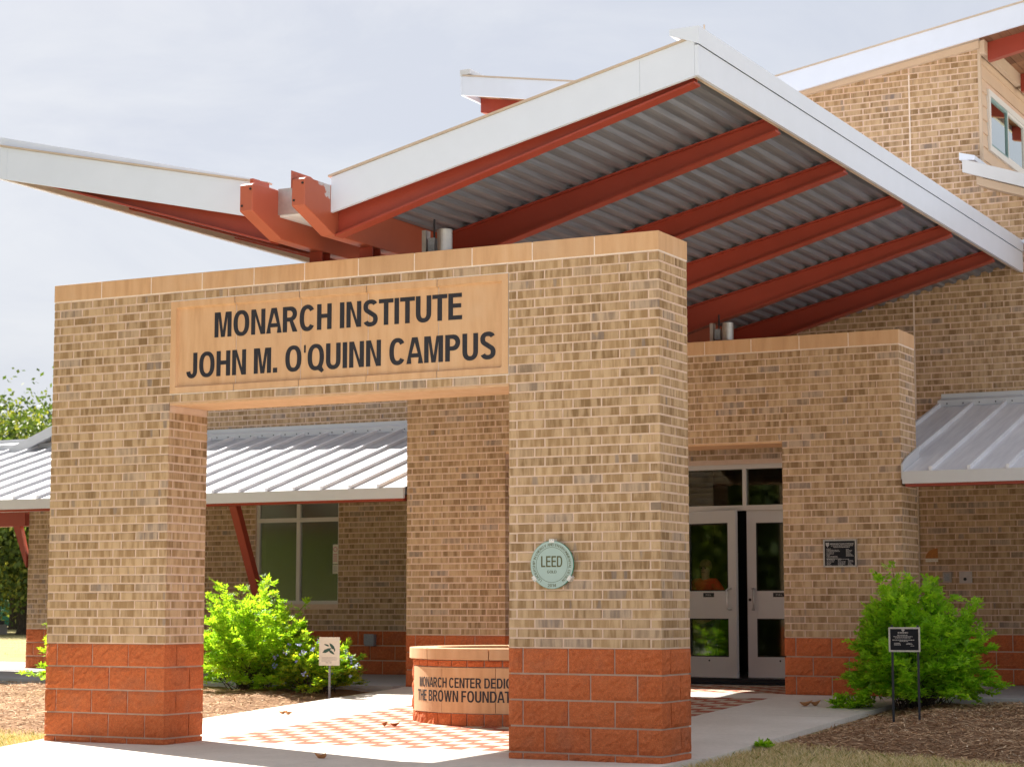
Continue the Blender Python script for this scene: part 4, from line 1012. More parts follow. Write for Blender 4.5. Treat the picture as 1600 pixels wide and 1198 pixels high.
# ------------------------------------------------------------------ round planter
PC = np.array([-3.06, 3.45]); pl = thing('round_planter', (PC[0], PC[1], .17), 'round red block planter with stone rim and black lettering between the archways', 'planter')
def ring(r0, r1, z0, z1, a0, a1, n):
    m = MB(); vs = []; fs = []
    for i in range(n+1):
        a = a0+(a1-a0)*i/n; c, s = math.cos(a), math.sin(a)
        for (r, z) in ((r1, z0), (r1, z1), (r0, z1), (r0, z0)): vs.append((PC[0]+r*c, PC[1]+r*s, z))
    for i in range(n):
        for k in range(4): fs.append((i*4+k, (i+1)*4+k, (i+1)*4+(k+1) % 4, i*4+(k+1) % 4))
    fs += [(0, 1, 2, 3), tuple(n*4+k for k in (3, 2, 1, 0))]
    return m.add(vs, fs)
tau = 2*math.pi
ring(.80, 1.012, .0, .738, 0, tau-.0001, 72).build('mortar_ring', block_mortar_m, pl, True)
z0, z1 = .742, .850
for i in range(9):
    a = R(-120.5+3.5)+i*tau/9; ring(.79, 1.062, z0, z1, a+.004, a+tau/9-.004, 14).build('rim_stone', stone_m, pl, bevel=.006)
MB().tube([(PC[0], PC[1], .60), (PC[0], PC[1], .62)], .80, 40).build('planter_soil', mulch_m, pl)
def rblock(a0, a1, z0, z1):
    m = MB(); n = 4; vs = []; fs = []; nz_ = 3
    for iz in range(nz_+1):
        for i in range(n+1):
            a = a0+(a1-a0)*i/n; ed = i in (0, n) or iz in (0, nz_); r = 1.024 if ed else 1.024+random.gauss(.007, .005)
            vs.append((PC[0]+r*math.cos(a), PC[1]+r*math.sin(a), z0+(z1-z0)*iz/nz_))
    for iz in range(nz_):
        for i in range(n): q = iz*(n+1)+i; fs.append((q, q+1, q+n+2, q+n+1))
    b = len(vs)
    rim = [i for i in range(n+1)]+[n+(n+1)*i for i in range(1, nz_+1)]+[(n+1)*nz_+i for i in range(n-1, -1, -1)]+[(n+1)*i for i in range(nz_-1, 0, -1)]
    for i in rim:
        x, y, z = vs[i]; d = np.array([x, y])-PC; d = d/np.linalg.norm(d)*1.0+PC; vs.append((d[0], d[1], z))
    k = len(rim); fs += [(rim[i], b+i, b+(i+1) % k, rim[(i+1) % k]) for i in range(k)]
    m.add(vs, fs).build('block', block_m, pl)
nb = 36; pa0, pa1 = R(-90-49), R(-90+49)
for (zz0, zz1) in ((.675, .736), (.13-.05, .235), (.24, .38), (.385, .525), (.53, .67)):
    for i in range(nb):
        a = i*tau/nb + (tau/nb*.5 if zz0 in (.24, .53) else 0); b = a+tau/nb
        if zz0 in (.24, .385, .53):
            am = ((a+b)/2+math.pi) % tau-math.pi
            if pa0-.08 < am < pa1+.08: continue
        rblock(a+.006, b-.006, zz0+.002, zz1-.002)
for k in range(3):
    a0 = pa0+(pa1-pa0)*k/3; ring(1.0, 1.034, .242, .668, a0+.0025, a0+(pa1-pa0)/3-.0025, 12).build('text_stone', stone_m, pl)
def bend(a_start, z0, r=1.0362):
    return lambda x, y: (PC[0]+r*math.cos(a_start+x/r), PC[1]+r*math.sin(a_start+x/r), z0+y)
letters(pl, 'MONARCH CENTER DEDICATED BY', bend(R(-90-38.0), .478), 1.53, .094, .175, letter_m)
letters(pl, 'THE BROWN FOUNDATION', bend(R(-90-40.5), .345), 1.36, .106, .175, letter_m)

# ------------------------------------------------------------------ plaques and small fittings
# glass roundel
lc = np.array([-.930, -.045, 1.577]); t = thing('glass_plaque', tuple(lc), 'round frosted green glass plaque reading LEED GOLD 2014 on the right pier', 'plaque')
def disc(r, y0, y1, n=64): return MB().tube([(lc[0], y0, lc[2]), (lc[0], y1, lc[2])], r, n)
disc(.192, -.046, -.034).build('glass_edge', glassedge_m, t); disc(.1895, -.0475, -.0461).build('glass_face', glassdisc_m, t)
def lring(r0, r1, n=72):
    m = MB(); vs = []; fs = []
    for i in range(n):
        a = tau*i/n
        for r in (r0, r1): vs.append((lc[0]+r*math.cos(a), -.0482, lc[2]+r*math.sin(a)))
    for i in range(n): j = (i+1) % n; fs.append((2*i, 2*i+1, 2*j+1, 2*j))
    return m.add(vs, fs)
lring(.1385, .1415).build('ring_line', olive_m, t)
letters(t, 'LEED', lambda x, y: (lc[0]-.096+x, -.0484, lc[2]-.018+y), .190, .088, .16, olive_m)
lettering(t, [('GOLD', -.042, -.067, .084, .022)], lambda x, y: (lc[0]+x, -.0484, lc[2]+y), olive_m)
lettering(t, [('2014', -.038, -.176, .076, .024)], lambda x, y: (lc[0]+x, -.0484, lc[2]+y), olive_m)
V, Fs = text_fit('LEADERSHIP IN ENERGY AND ENVIRONMENTAL DESIGN', 2*math.pi*.150*.80, .022, .13)
MB().add([(lc[0]+(.150+p[1])*math.sin(-R(144)+p[0]/.150), -.0484, lc[2]+(.150+p[1])*math.cos(-R(144)+p[0]/.150)) for p in V], Fs).build('lettering', olive_m, t)
for a in (90, 215, 325):
    c, s = math.cos(R(a)), math.sin(R(a)); q = [(-.022, .176), (.022, .176), (.022, .205), (-.022, .205)]
    MB().prism([(lc[0]+r_*c - u*s, lc[2]+r_*s + u*c) for u, r_ in q], 'y', -.054, .004).build('clip', whitetrim_m, t)
    MB().add([(lc[0]+(.197)*c - u*s + du, -.0545, lc[2]+.197*s+u*c+dz) for u in (-.010, .010) for du, dz in ((-.003, -.003), (.003, -.003), (.003, .003), (-.003, .003))], [(0, 1, 2, 3), (4, 5, 6, 7)]).build('screw', greyplastic_m, t)
# donor plaque on the rear archway
def framed_plate(t, M, w, h, fr, th, rows, frm=platefr_m):
    def bx(m, a, b, d0, d1, c, d): 
        vs = [M(u, dd, z) for z in (c, d) for (u, dd) in ((a, d0), (b, d0), (b, d1), (a, d1))]
        return m.add(vs, [(0, 3, 2, 1), (4, 5, 6, 7), (0, 1, 5, 4), (1, 2, 6, 5), (2, 3, 7, 6), (3, 0, 4, 7)])
    m = MB(); bx(m, 0, w, -th, 0, 0, fr); bx(m, 0, w, -th, 0, h-fr, h); bx(m, 0, fr, -th, 0, fr+.0003, h-fr-.0003); bx(m, w-fr, w, -th, 0, fr+.0003, h-fr-.0003)
    m.build('frame', frm, t); m = MB(); bx(m, fr, w-fr, -th*.6, -.001, fr, h-fr); m.build('plate', plateblack_m, t)
    d = -th*.6-.0008; mb = MB(); rr = random.Random(5)
    for (kind, x, z, ww, hh) in rows:
        if kind == 'shield':
            mb.add([M(x+ww*p, d, z+hh*q) for p, q in ((0, 1), (.5, .93), (1, 1), (1, .45), (.5, 0), (0, .45))], [(0, 5, 4, 3, 2, 1)])
        elif kind == 'line':
            u = x
            while u < x+ww-.004:
                l = rr.uniform(.008, .022); mb.add([M(u, d, z), M(min(u+l, x+ww), d, z), M(min(u+l, x+ww), d, z+hh), M(u, d, z+hh)], [(0, 1, 2, 3)]); u += l+.003
        else:
            V, Fs = text_fit(kind, ww, hh, .2); mb.add([M(x+p[0], d, z+p[1]) for p in V], Fs)
    mb.build('lettering', print_m, t)
py = 6.5-.006; t = thing('donor_plaque', (-.69, py, 1.67), 'black metal donor plaque in a silver frame on the rear brick pier', 'plaque')
rows = [('shield', .028, .215, .040, .052), ('MONARCH INSTITUTE', .080, .243, .262, .016), ('line', .085, .228, .25, .007), ('line', .115, .212, .19, .008)]
for k, w in enumerate((.05, .14, .155, .085, .08, .04, .12, .13, .16)): rows.append(('line', .036, .195-k*.0135, w, .0055))
for k, w in enumerate((.035, .07, .06, .04, .06, .07, .085)): rows.append(('line', .255, .188-k*.0118, w, .0055))
for x, ws in ((.036, (.10, .09, .08, .05, .04, .06)), (.163, (.13, .04, .09, .085, .08, .06)), (.275, (.0, .055, .06, .04, .05, .055))):
    for k, w in enumerate(ws):
        if w: rows.append(('line', x, .083-k*.0135, w, .0055))
framed_plate(t, lambda u, d, z: (-.880+u, py+d, 1.672+z), .374, .299, .017, .018, rows)
# stake sign before the right bush: faces the camera a little
a = R(14); sx, sy = .655, 3.90; t = thing('stake_sign', (sx+.1, sy+.05, .2), 'small black dedication sign on two thin black stakes before the right bush', 'sign')
M = lambda u, d, z: (sx+u*math.cos(a)-d*math.sin(a), sy+u*math.sin(a)+d*math.cos(a), z)
M2 = lambda u, d, z: M(u-.032, d, .828+z)
rows = [('shield', .120, .185, .028, .030), ('line', .085, .172, .095, .010), ('line', .08, .152, .10, .006), ('line', .045, .138, .175, .006), ('line', .06, .127, .14, .006), ('line', .035, .106, .2, .007), ('line', .10, .095, .08, .006),
        ('line', .05, .078, .06, .005), ('line', .05, .069, .06, .005), ('line', .05, .060, .06, .005), ('line', .165, .078, .05, .005), ('line', .16, .068, .06, .006), ('line', .20, .053, .035, .005)]
framed_plate(t, M2, .290, .228, .016, .012, rows, platefr_m)
for u in (.0, .236):
    m = MB(); w = .011
    vs = [M(u+uu, dd, z) for z in (.12, 1.075) for (uu, dd) in ((-w, .001), (w, .001), (w, .016), (-w, .016))]
    m.add(vs, [(0, 3, 2, 1), (4, 5, 6, 7), (0, 1, 5, 4), (1, 2, 6, 5), (2, 3, 7, 6), (3, 0, 4, 7)]).build('stake', black_m, t)
# habitat sign in the left bush
hx, hy = -6.40, 5.02; a = R(14); t = thing('garden_sign', (hx+.1, hy, .25), 'small white garden sign with a dark green leaf emblem amid blue flowers', 'sign')
M = lambda u, d, z: (hx+u*math.cos(a)-d*math.sin(a), hy+u*math.sin(a)+d*math.cos(a), z)
def q(m, u0, u1, d0, d1, z0, z1):
    vs = [M(u, d, z) for z in (z0, z1) for (u, d) in ((u0, d0), (u1, d0), (u1, d1), (u0, d1))]
    return m.add(vs, [(0, 3, 2, 1), (4, 5, 6, 7), (0, 1, 5, 4), (1, 2, 6, 5), (2, 3, 7, 6), (3, 0, 4, 7)])
q(MB(), 0, .245, -.006, 0, .585, .905).build('sign_face', signwhite_m, t); q(MB(), .112, .134, .001, .02, .15, .86).build('stake', greyplastic_m, t)
m = MB()
for (cx, cz, l, w, an) in ((.095, .755, .062, .020, 25), (.155, .80, .05, .018, 130), (.15, .735, .045, .014, -35), (.09, .815, .035, .010, 160), (.185, .76, .022, .008, 80)):
    c, s = math.cos(R(an)), math.sin(R(an)); P = [(-l, 0), (-.4*l, -w), (.4*l, -w*.8), (l, 0), (.4*l, w*.8), (-.4*l, w)]
    m.add([M(cx+x*c-y*s, -.0068, cz+x*s+y*c) for x, y in P], [(0, 1, 2, 3, 4, 5)])
m.build('leaf_emblem', signgreen_m, t)
m = MB()
for k, (x, w) in enumerate(((.03, .18), (.03, .19), (.03, .18), (.03, .12))): q(m, x, x+w, -.0066, -.0062, .672-k*.013, .677-k*.013)
q(m, .08, .115, -.0066, -.0062, .612, .622); q(m, .125, .15, -.0066, -.0062, .612, .622); m.build('lettering', print_m, t)

def fitting(name, label, cat, parts):
    c = np.mean([p[1][0] for p in parts]), YW, parts[0][1][4]
    t = thing(name, (float(c[0]), YW, float(c[2])), label, cat)
    for (n, b, m) in parts: MB().box(*b).build(n, m, t, bevel=.003)
    return t
t = thing('room_sign', (-.68, YW, 1.80), 'small orange quarter-round sign with a white strip on the shaded right wall', 'sign')
pts = [(-.605, 1.842), (-.605, 1.965)]+[(-.605-.155*math.sin(R(q_)), 1.842+.123*math.cos(R(q_))) for q_ in (15, 30, 45, 60, 75, 90)]
MB().prism(pts, 'y', YW-.012, YW+.006).build('orange_panel', orange_m, t); MB().box(-.760, -.605, YW-.011, YW+.006, 1.800, 1.838).build('white_strip', signwhite_m, t); MB().box(-.762, -.603, YW-.0125, YW+.005, 1.8185, 1.8215).build('strip_line', orange_m, t)
fitting('door_switch', 'small bronze wall switch left of the square steel plate', 'switch', [('cover', (-.545, -.440, YW-.03, YW+.006, 1.545, 1.672), platefr_m), ('button', (-.525, -.46, YW-.035, YW-.0301, 1.565, 1.652), greyplastic_m)])
t = fitting('call_plate', 'square steel plate with a round dark button on the shaded right wall', 'call button', [('plate', (-.345, -.187, YW-.014, YW+.006, 1.535, 1.678), alu_m)])
MB().tube([(-.27, YW-.022, 1.585), (-.27, YW-.0142, 1.585)], .02, 16).build('button', black_m, t)
t = fitting('outlet_box', 'grey weatherproof outlet box on the red block base of the left wall', 'outlet box', [('cover', (-8.815, -8.665, YW-.075, YW+.01, .705, .865), greyplastic_m), ('lid', (-8.822, -8.658, YW-.085, YW-.0755, .73, .872), greyplastic_m)])
tag(MB().tube([(-.845, YW-.022, .32), (-.845, YW-.022, 2.62)], .017, 10).build('wall_conduit', trimtan_m), 'thin pale vertical conduit on the wall right of the rear archway', 'conduit')
t = thing('window_notice', (-9.37, YW+.05, 1.72), 'white paper notice with a pink ring taped inside the office window', 'notice')
yn = YW+.052
MB().box(-9.435, -9.345, yn, yn+.003, 1.86, 2.14).build('upper_sheet', signwhite_m, t); MB().box(-9.435, -9.345, yn, yn+.003, 1.722, 1.85).build('lower_sheet', signwhite_m, t)
m = MB(); vs = []; fs = []
for i in range(28):
    for r in (.026, .036): vs.append((-9.392+r*math.cos(tau*i/28), yn-.001, 2.07+r*math.sin(tau*i/28)))
for i in range(28): j = (i+1) % 28; fs.append((2*i, 2*i+1, 2*j+1, 2*j))
m.add(vs, fs)
for k in range(4): m.box(-9.425, -9.358, yn-.0015, yn-.0005, 1.99-k*.03, 2.002-k*.03)
m.build('pink_print', pink_m, t)
m = MB()
for k in range(3): m.box(-9.425, -9.36, yn-.0015, yn-.0005, 1.815-k*.028, 1.828-k*.028)
m.build('dark_print', print_m, t)

# ------------------------------------------------------------------ vegetation
def leaf_mesh(name, P, D, Lr, n_pairs, ll, lw, seed, parent, mat):
    """compound leaves: rachis from P along D with length Lr, pairs of leaflets and a terminal one"""
    g = np.random.default_rng(seed); k = len(P); D = D/np.linalg.norm(D, axis=1, keepdims=True)
    up = np.tile([0, 0, 1.0], (k, 1)) + g.normal(0, .35, (k, 3)); Sd = np.cross(D, up); Sd /= np.linalg.norm(Sd, axis=1, keepdims=True); Up = np.cross(Sd, D)
    V = []; T = []; tl = g.random(k)
    for j in range(n_pairs*2+1):
        t = 1.0 if j == n_pairs*2 else .25+.7*(j//2)/max(1, n_pairs-1)*.95
        sg = 0 if j == n_pairs*2 else (1 if j % 2 else -1)
        b = P + D*(Lr*t)[:, None] - np.array([0, 0, 1])*(Lr*t*t*.25)[:, None]
        d = D*(.55 if sg else 1) + Sd*sg*.85 + g.normal(0, .16, (k, 3)) - np.array([0, 0, .18]); d /= np.linalg.norm(d, axis=1, keepdims=True)
        s = np.cross(d, Up); s /= np.linalg.norm(s, axis=1, keepdims=True); l = ll*g.uniform(.7, 1.25, k)[:, None]; w = lw*g.uniform(.75, 1.25, k)[:, None]
        nrm = np.cross(s, d)
        q = np.stack([b, b+d*l*.45+s*w+nrm*w*.25, b+d*l, b+d*l*.45-s*w+nrm*w*.25], 1); V.append(q); T.append(np.clip(tl*.75+g.random(k)*.25, 0, .999))
    V = np.concatenate(V).reshape(-1, 3); n = len(V)//4; T = np.concatenate(T)
    F = np.arange(4*n).reshape(n, 4); return put(name, mesh_np(name, V, F, T), mat, parent)
def bush(name, c, rx, ry, h, label, cat, mat, seed, stems=150, per=26, ll=.046, lw=.011, pairs=3, stem_r=.006, lump=.25, group=None):
    r = np.random.default_rng(seed); t = thing(name, c, label, cat, group); c = np.array(c, float); P = []; D = []; sm = MB()
    for i in range(stems):
        ph = r.uniform(0, tau); el = math.asin(r.uniform(.04, 1.0)); rad = r.uniform(.72, 1.05)*(1-lump*.5+lump*r.random())
        lobe = 1+.10*math.sin(3*ph+seed)+.08*math.sin(5*ph+2*el*3)
        tg = c + np.array([rx*math.cos(ph)*math.cos(el)**.7*rad*lobe, ry*math.sin(ph)*math.cos(el)**.7*rad*lobe, h*(math.sin(el)*.93+.07)*rad*(1+.06*r.normal())])
        b = c + np.array([r.normal(0, rx*.13), r.normal(0, ry*.13), -.04]); mid = b*.45+tg*.55 + np.array([0, 0, h*.16*math.cos(el)])
        pt = lambda u: (1-u)**2*b + 2*u*(1-u)*mid + u*u*tg
        if i % 2 == 0 or i < 40: sm.tube([pt(0), pt(.35), pt(.7), pt(1)], [stem_r, stem_r*.8, stem_r*.5, stem_r*.25], 4, False)
        for u in np.sqrt(r.uniform(.12, 1.0, per)):
            p = pt(u); tn = pt(min(1, u+.03))-pt(u-.03); tn /= np.linalg.norm(tn)+1e-9
            o = r.normal(0, 1, 3); o[2] = abs(o[2])*.5; out = (p-c)*np.array([1/rx, 1/ry, .6/h]); d = tn*.55+o*.55+out*.35
            P.append(p); D.append(d)
    P = np.array(P); D = np.array(D); Lr = r.uniform(.05, .12, len(P))*(ll/.046)
    sm.build('stems', bark_m, t); leaf_mesh('foliage', P, D, Lr, pairs, ll, lw, seed+1, t, mat); return t
bush('flowering_bush', (-7.72, 5.55, .21), .80, .72, 1.30, 'bright yellow-green feathery bush left of the walkway below the leaning red post', 'bush', leafA_m, 3, 170, 28)
pb = bush('plumbago_bush', (-6.72, 5.48, .24), .62, .52, .66, 'low bush with small blue flowers at the walkway edge beside the white garden sign', 'bush', leafP_m, 11, 110, 24, .038, .011, 3)
bush('flowering_bush', (-9.32, 4.55, .19), .70, .6, 1.0, 'yellow-green bush mostly hidden behind the left brick pier', 'bush', leafA_m, 21, 90, 22)
bush('dark_green_bush', (.44, 5.42, .22), .72, .66, 1.33, 'dense mid-green bush behind the black stake sign at the right pier', 'bush', leafB_m, 31, 260, 26, .050, .0145, 3, .006, .14)
bush('seedling', (-.14, 5.16, .235), .20, .13, .14, 'small dark green seedling sprawling over the walkway edge left of the right bush', 'plant', leafB_m, 41, 16, 10, .04, .013)
bush('weed', (-11.9, 5.1, .2), .5, .2, .16, 'low yellow-green weeds along the left edging strip', 'plant', leafA_m, 43, 22, 12)
bush('weed', (.20, 1.70, .075), .04, .035, .022, 'tiny green weed at the concrete edge right of the front archway', 'plant', leafB_m, 45, 8, 8, .025, .008)
r = np.random.default_rng(5)
fl = [(.93, .60), (.75, .80), (.62, .95), (.98, .30), (.80, .45), (.55, .70), (.35, .85), (.70, .20), (.40, .40), (.25, .60), (.5, .15), (.15, .30), (.88, .12), (.66, .55), (.20, .80), (.05, .5), (.45, .62), (.93, .45)]
for i, (a, b) in enumerate(fl):
    ang = R(-150+a*150); el = R(8+b*62)
    c = np.array([-6.72+.60*math.cos(ang)*math.cos(el)**.7*1.02, 5.45+.46*math.sin(ang)*math.cos(el)**.7*1.05, .26+.62*(.93*math.sin(el)+.07)*1.02])
    m = MB()
    for k in range(9):
        q_ = c + r.normal(0, .016, 3); n = r.normal(0, 1, 3); n /= np.linalg.norm(n); u = np.cross(n, [0, 0, 1.01]); u /= np.linalg.norm(u); v = np.cross(n, u)
        m.add([q_+.013*(math.cos(tau*j/5)*u+math.sin(tau*j/5)*v) for j in range(5)], [(0, 1, 2, 3, 4)])
    put('flower', m.mesh('flower', fix=False), flower_m, pb)

def tree(name, base, h, crown, label, seed, trunk_r=.28, clumps=90, per=170, leaf=.13, cz=None, lean=(0, 0), group=None, low=.34):
    r = np.random.default_rng(seed); t = thing(name, base, label, 'tree', group); b = np.array(base, float); cx, cyy, ch = crown
    top = b + np.array([lean[0], lean[1], h*.62]); m = MB()
    fork = b*.45+top*.55
    m.tube([b+np.array([0, 0, -.2]), b+np.array([0, 0, .25]), b*.7+top*.3+r.normal(0, .1, 3)*[1, 1, 0], fork, top], [trunk_r*1.45, trunk_r, trunk_r*.85, trunk_r*.65, trunk_r*.25], 12, False)
    C = []
    cc = b + np.array([lean[0], lean[1], h*(low+1)/2]); hz = h*(1-low)/2
    while len(C) < clumps:
        d = r.normal(0, 1, 3); d /= np.linalg.norm(d); q = r.uniform(.35, 1)**.45; w = 1+.18*math.sin(4*math.atan2(d[1], d[0])+seed)+.12*math.sin(7*d[2]+seed)
        C.append(cc + d*np.array([cx, cyy, hz])*q*w)
    for i in range(0, clumps, 3):
        s = fork*r.uniform(.0, .5)+top*.5 if False else fork + (top-fork)*r.random()
        mid = (s+C[i])/2 + np.array([0, 0, .25]); m.tube([s, mid, C[i]], [trunk_r*.28, trunk_r*.16, .015], 5, False)
    m.build('trunk', bark_m, t, True)
    V = []; T = []
    for c in C:
        k = int(per*r.uniform(.5, 1.3)); sz = r.uniform(.45, .95)*min(cx, cyy)*.30
        p = c + r.normal(0, 1, (k, 3))*np.array([sz, sz, sz*.7]); d = r.normal(0, 1, (k, 3)); d[:, 2] -= .3; d /= np.linalg.norm(d, axis=1, keepdims=True); s = np.cross(d, r.normal(0, 1, (k, 3))); s /= np.linalg.norm(s, axis=1, keepdims=True)
        l = leaf*r.uniform(.6, 1.3, (k, 1)); V.append(np.stack([p, p+d*l*.5+s*l*.33, p+d*l, p+d*l*.5-s*l*.33], 1)); T.append(np.clip(r.random()*.55+r.random(k)*.45, 0, .999))
    V = np.concatenate(V).reshape(-1, 3); n = len(V)//4
    put('crown', mesh_np('crown', V, np.arange(4*n).reshape(n, 4), np.concatenate(T)), leafT_m, t); return t
gb = .285
tree('oak_tree', (-43.3, 42.8, gb), 7.4, (4.6, 4.6, 0), 'leafy oak tree with a dark trunk beyond the porch at the far left', 51, .33, 170, 330, .20, low=.24)
tree('oak_tree', (-56.5, 57.5, gb), 8.8, (5.2, 5.2, 0), 'more distant oak tree with its trunk left of the nearer trunk', 52, .4, 150, 300, .25, low=.26)
tree('oak_tree', (-49.5, 45.5, gb), 8.0, (3.8, 3.8, 0), 'tall oak tree crown rising over the porch roof at the left picture edge', 53, .28, 190, 340, .20, low=.30)
for i, (x, y, h, lab) in enumerate(((-20.5, -7, 8.5, 'tree on the front lawn mirrored in the office window'), (-27, -15, 10, 'taller tree on the front lawn mirrored behind in the office window'), (-12.5, -13.5, 7, 'tree on the front lawn mirrored in the entrance doors'))):
    tree('lawn_tree', (x, y, -.02), h, (4.2, 4.2, 0), lab, 60+i, .22, 130, 260, .34, low=.02)
# far trees read as one mass
r = np.random.default_rng(77); n = 26000
p = np.column_stack([r.uniform(-150, 40, n), r.uniform(88, 104, n), np.abs(r.beta(1.3, 1.6, n))]); p[:, 2] = .2+p[:, 2]*(7.5+2.0*np.sin(p[:, 0]*.31)+1.4*np.sin(p[:, 0]*.83))
p[:, 2] *= np.where(p[:, 0] > -62, .28, 1)
d = r.normal(0, 1, (n, 3)); d /= np.linalg.norm(d, axis=1, keepdims=True); s = np.cross(d, r.normal(0, 1, (n, 3))); s /= np.linalg.norm(s, axis=1, keepdims=True); l = r.uniform(.35, .75, (n, 1))
V = np.stack([p, p+d*l*.5+s*l*.35, p+d*l, p+d*l*.5-s*l*.35], 1).reshape(-1, 3)
tag(put('far_woods', mesh_np('far_woods', V, np.arange(4*n).reshape(n, 4), r.random(n)), leafT_m), 'distant band of trees behind the lawn at the far left', 'woods', kind='stuff')
# park beyond: path, windscreen fence, lamp post
MB().box(-200, 10, 60.5, 62.5, .1, gb+.02).build('park_path', conc_m)['kind'] = 'structure'
t = thing('windscreen_fence', (-66, 66, gb), 'long green windscreen fence far behind the park trees', 'fence')
MB().box(-130, -20, 66, 66.04, gb+.05, 2.3).build('windscreen', fabric_m, t)
for k in range(38): MB().tube([(-130+3*k, 66.1, gb-.1), (-130+3*k, 66.1, 2.45)], .04, 6).build('fence_post', greyplastic_m, t)
t = thing('lamp_post', (-45.1, 43.3, gb), 'dark lamp post on a square concrete footing left of the oak trunk', 'lamp post')
MB().box(-45.35, -44.85, 43.05, 43.55, gb-.1, gb+.36).build('footing', slab_m, t, bevel=.02); MB().box(-45.27, -44.93, 43.13, 43.47, gb+.361, gb+.50).build('base_cover', black_m, t)
MB().tube([(-45.1, 43.3, gb+.5), (-45.1, 43.3, 5.2)], .085, 10).build('pole', black_m, t); MB().tube([(-45.1, 43.3, 5.2), (-45.1, 43.3, 5.5)], [.25, .1], 12).build('lamp_head', black_m, t)

# ------------------------------------------------------------------ dry leaves on the paving
def dry_leaf(x, y, sz, label, seed):
    r = np.random.default_rng(seed); z = gz(y)+.002; m = MB()
    for k in range(2):
        a = r.uniform(0, tau); n = 7; c = np.array([x, y, z])+np.array([r.normal(0, sz*.35), r.normal(0, sz*.35), 0]); P = []
        for i in range(n+1):
            u = i/n; w = sz*.28*math.sin(math.pi*min(1, u*1.02))**.8; lift = sz*(.01+1.5*(u-.45)**2)
            for s_ in (-1, 0, 1):
                q = np.array([(u-.5)*sz, s_*w, lift+abs(s_)*w*1.0]); P.append(c+np.array([q[0]*math.cos(a)-q[1]*math.sin(a), q[0]*math.sin(a)+q[1]*math.cos(a), q[2]]))
        m.add(P, [(i*3+j, i*3+j+1, i*3+j+4, i*3+j+3) for i in range(n) for j in (0, 1)])
    tag(put('dry_leaf', m.mesh('dry_leaf', True, False), dryleaf_m), label, 'leaf', 'dry leaves on the paving')
dry_leaf(-2.78, -.62, .12, 'curled brown leaf on the shaded concrete before the archway', 1)
dry_leaf(-3.79, 2.18, .10, 'brown leaf clump on the checkered tiles left of the planter', 2)
dry_leaf(-5.45, 3.0, .10, 'reddish leaf on the pale walkway left of the tiles', 3)
dry_leaf(-.57, 5.19, .14, 'tan curled leaf on the walkway before the rear right pier', 4)
dry_leaf(-6.35, 7.6, .14, 'brown leaf on the shaded porch floor behind the plumbago', 5)

# ------------------------------------------------------------------ person behind the left door
def skin_obj(name, chain, mat, parent, sub=2):
    vs = [c[0] for c in chain['v']]; me = bpy.data.meshes.new(name); me.from_pydata(vs, chain['e'], []); o = put(name, me, mat, parent)
    o.modifiers.new('skin', 'SKIN'); me.skin_vertices[0].data
    for i, c in enumerate(chain['v']): me.skin_vertices[0].data[i].radius = c[1]; me.skin_vertices[0].data[i].use_root = (i == 0)
    md = o.modifiers.new('sub', 'SUBSURF'); md.levels = sub; md.render_levels = sub; md.use_creases = False
    return o
pp = np.array([-3.82, YW+.34, .335]); t = thing('person', tuple(pp), 'person in a red T-shirt with light hair standing inside the left glass door', 'person')
def J(x, y, z): return tuple(pp+np.array([x, y, z]))
body = dict(v=[(J(0, 0, .80), (.13, .10)), (J(0, 0, .98), (.12, .09)), (J(0, .0, 1.16), (.14, .095)), (J(0, .01, 1.25), (.07, .06)), (J(0, 0, 1.30), (.05, .05)),
    (J(-.16, 0, 1.235), (.05, .05)), (J(-.235, .0, 1.02), (.04, .04)), (J(-.20, -.10, .84), (.03, .03)), (J(-.17, -.16, .79), (.028, .018)),
    (J(.16, 0, 1.235), (.05, .05)), (J(.235, .0, 1.02), (.04, .04)), (J(.20, -.10, .84), (.03, .03)), (J(.17, -.16, .79), (.028, .018)),
    (J(-.085, 0, .72), (.075, .08)), (J(-.09, -.01, .42), (.055, .055)), (J(-.09, .02, .07), (.035, .04)), (J(-.09, -.12, .03), (.035, .02)),
    (J(.085, 0, .72), (.075, .08)), (J(.09, -.01, .42), (.055, .055)), (J(.09, .02, .07), (.035, .04)), (J(.09, -.12, .03), (.035, .02)),
    (J(0, -.008, 1.365), (.064, .074)), (J(0, -.005, 1.455), (.066, .078))],
    e=[(0, 1), (1, 2), (2, 3), (3, 4), (2, 5), (5, 6), (6, 7), (7, 8), (2, 9), (9, 10), (10, 11), (11, 12), (0, 13), (13, 14), (14, 15), (15, 16), (0, 17), (17, 18), (18, 19), (19, 20), (4, 21), (21, 22)])
skin_obj('body', body, skin_m, t)
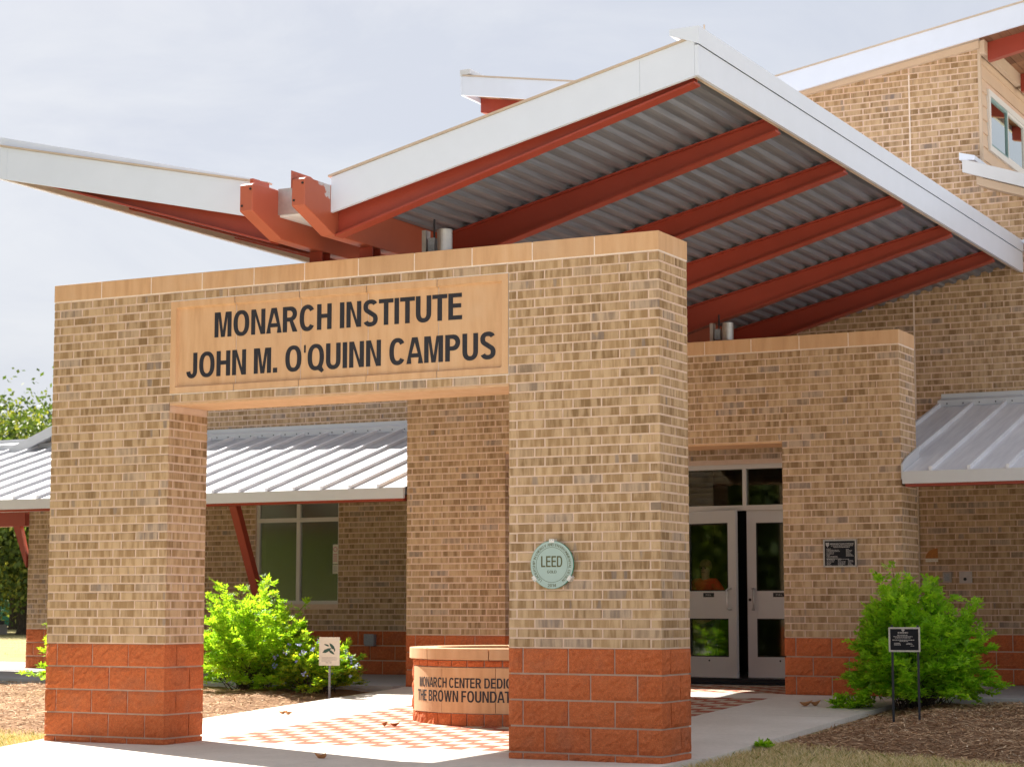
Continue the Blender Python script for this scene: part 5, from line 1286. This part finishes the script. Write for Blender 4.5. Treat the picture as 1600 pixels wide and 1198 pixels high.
skin_obj('shirt', dict(v=[(J(0, 0, .80), (.165, .13)), (J(0, 0, .98), (.155, .12)), (J(0, 0, 1.12), (.165, .12)), (J(0, .01, 1.255), (.085, .08)), (J(-.12, 0, 1.235), (.066, .07)), (J(-.20, 0, 1.15), (.066, .066)), (J(-.24, 0, 1.0), (.064, .062)), (J(.12, 0, 1.235), (.066, .07)), (J(.20, 0, 1.15), (.066, .066)), (J(.24, 0, 1.0), (.062, .06))],
    e=[(0, 1), (1, 2), (2, 3), (3, 4), (4, 5), (5, 6), (3, 7), (7, 8), (8, 9)]), shirt_m, t)
skin_obj('trousers', dict(v=[(J(0, 0, .80), (.15, .12)), (J(-.085, 0, .70), (.095, .10)), (J(-.09, 0, .42), (.075, .075)), (J(-.09, .02, .08), (.06, .06)), (J(.085, 0, .70), (.095, .10)), (J(.09, 0, .42), (.075, .075)), (J(.09, .02, .08), (.06, .06))],
    e=[(0, 1), (1, 2), (2, 3), (0, 4), (4, 5), (5, 6)]), trouser_m, t)
m = MB(); vs = []; fs = []; nu, nv = 14, 9
for i in range(nv+1):
    for k in range(nu):
        a = tau*k/nu; b_ = math.pi*i/nv; back = .5+.5*math.sin(a); zz = math.cos(b_)
        if zz < -.1-.75*back: zz = -.1-.75*back
        rr = math.sin(b_) if i <= nv*.55 else max(.55, math.sin(b_))
        vs.append(J(.082*rr*math.cos(a), .016+.094*rr*math.sin(a), 1.448+.094*zz))
for i in range(nv):
    for k in range(nu): fs.append((i*nu+k, i*nu+(k+1) % nu, (i+1)*nu+(k+1) % nu, (i+1)*nu+k))
m.add(vs, fs).build('hair', hair_m, t, True)
m = MB()
for sx_ in (-.026, .026): m.tube([J(sx_, -.078, 1.42), J(sx_, -.069, 1.42)], [.006, .012], 8)
m.tube([J(-.022, -.072, 1.365), J(0, -.078, 1.362), J(.022, -.072, 1.365)], .005, 6); m.build('face_features', dark_m, t)
m = MB(); m.prism([(-.012, 1.385), (.012, 1.385), (.004, 1.43), (-.004, 1.43)], 'y', 0, .03)
m.v = [tuple(J(a_, -.088+b_, c_)) for a_, b_, c_ in m.v]; m.build('nose', skin_m, t)
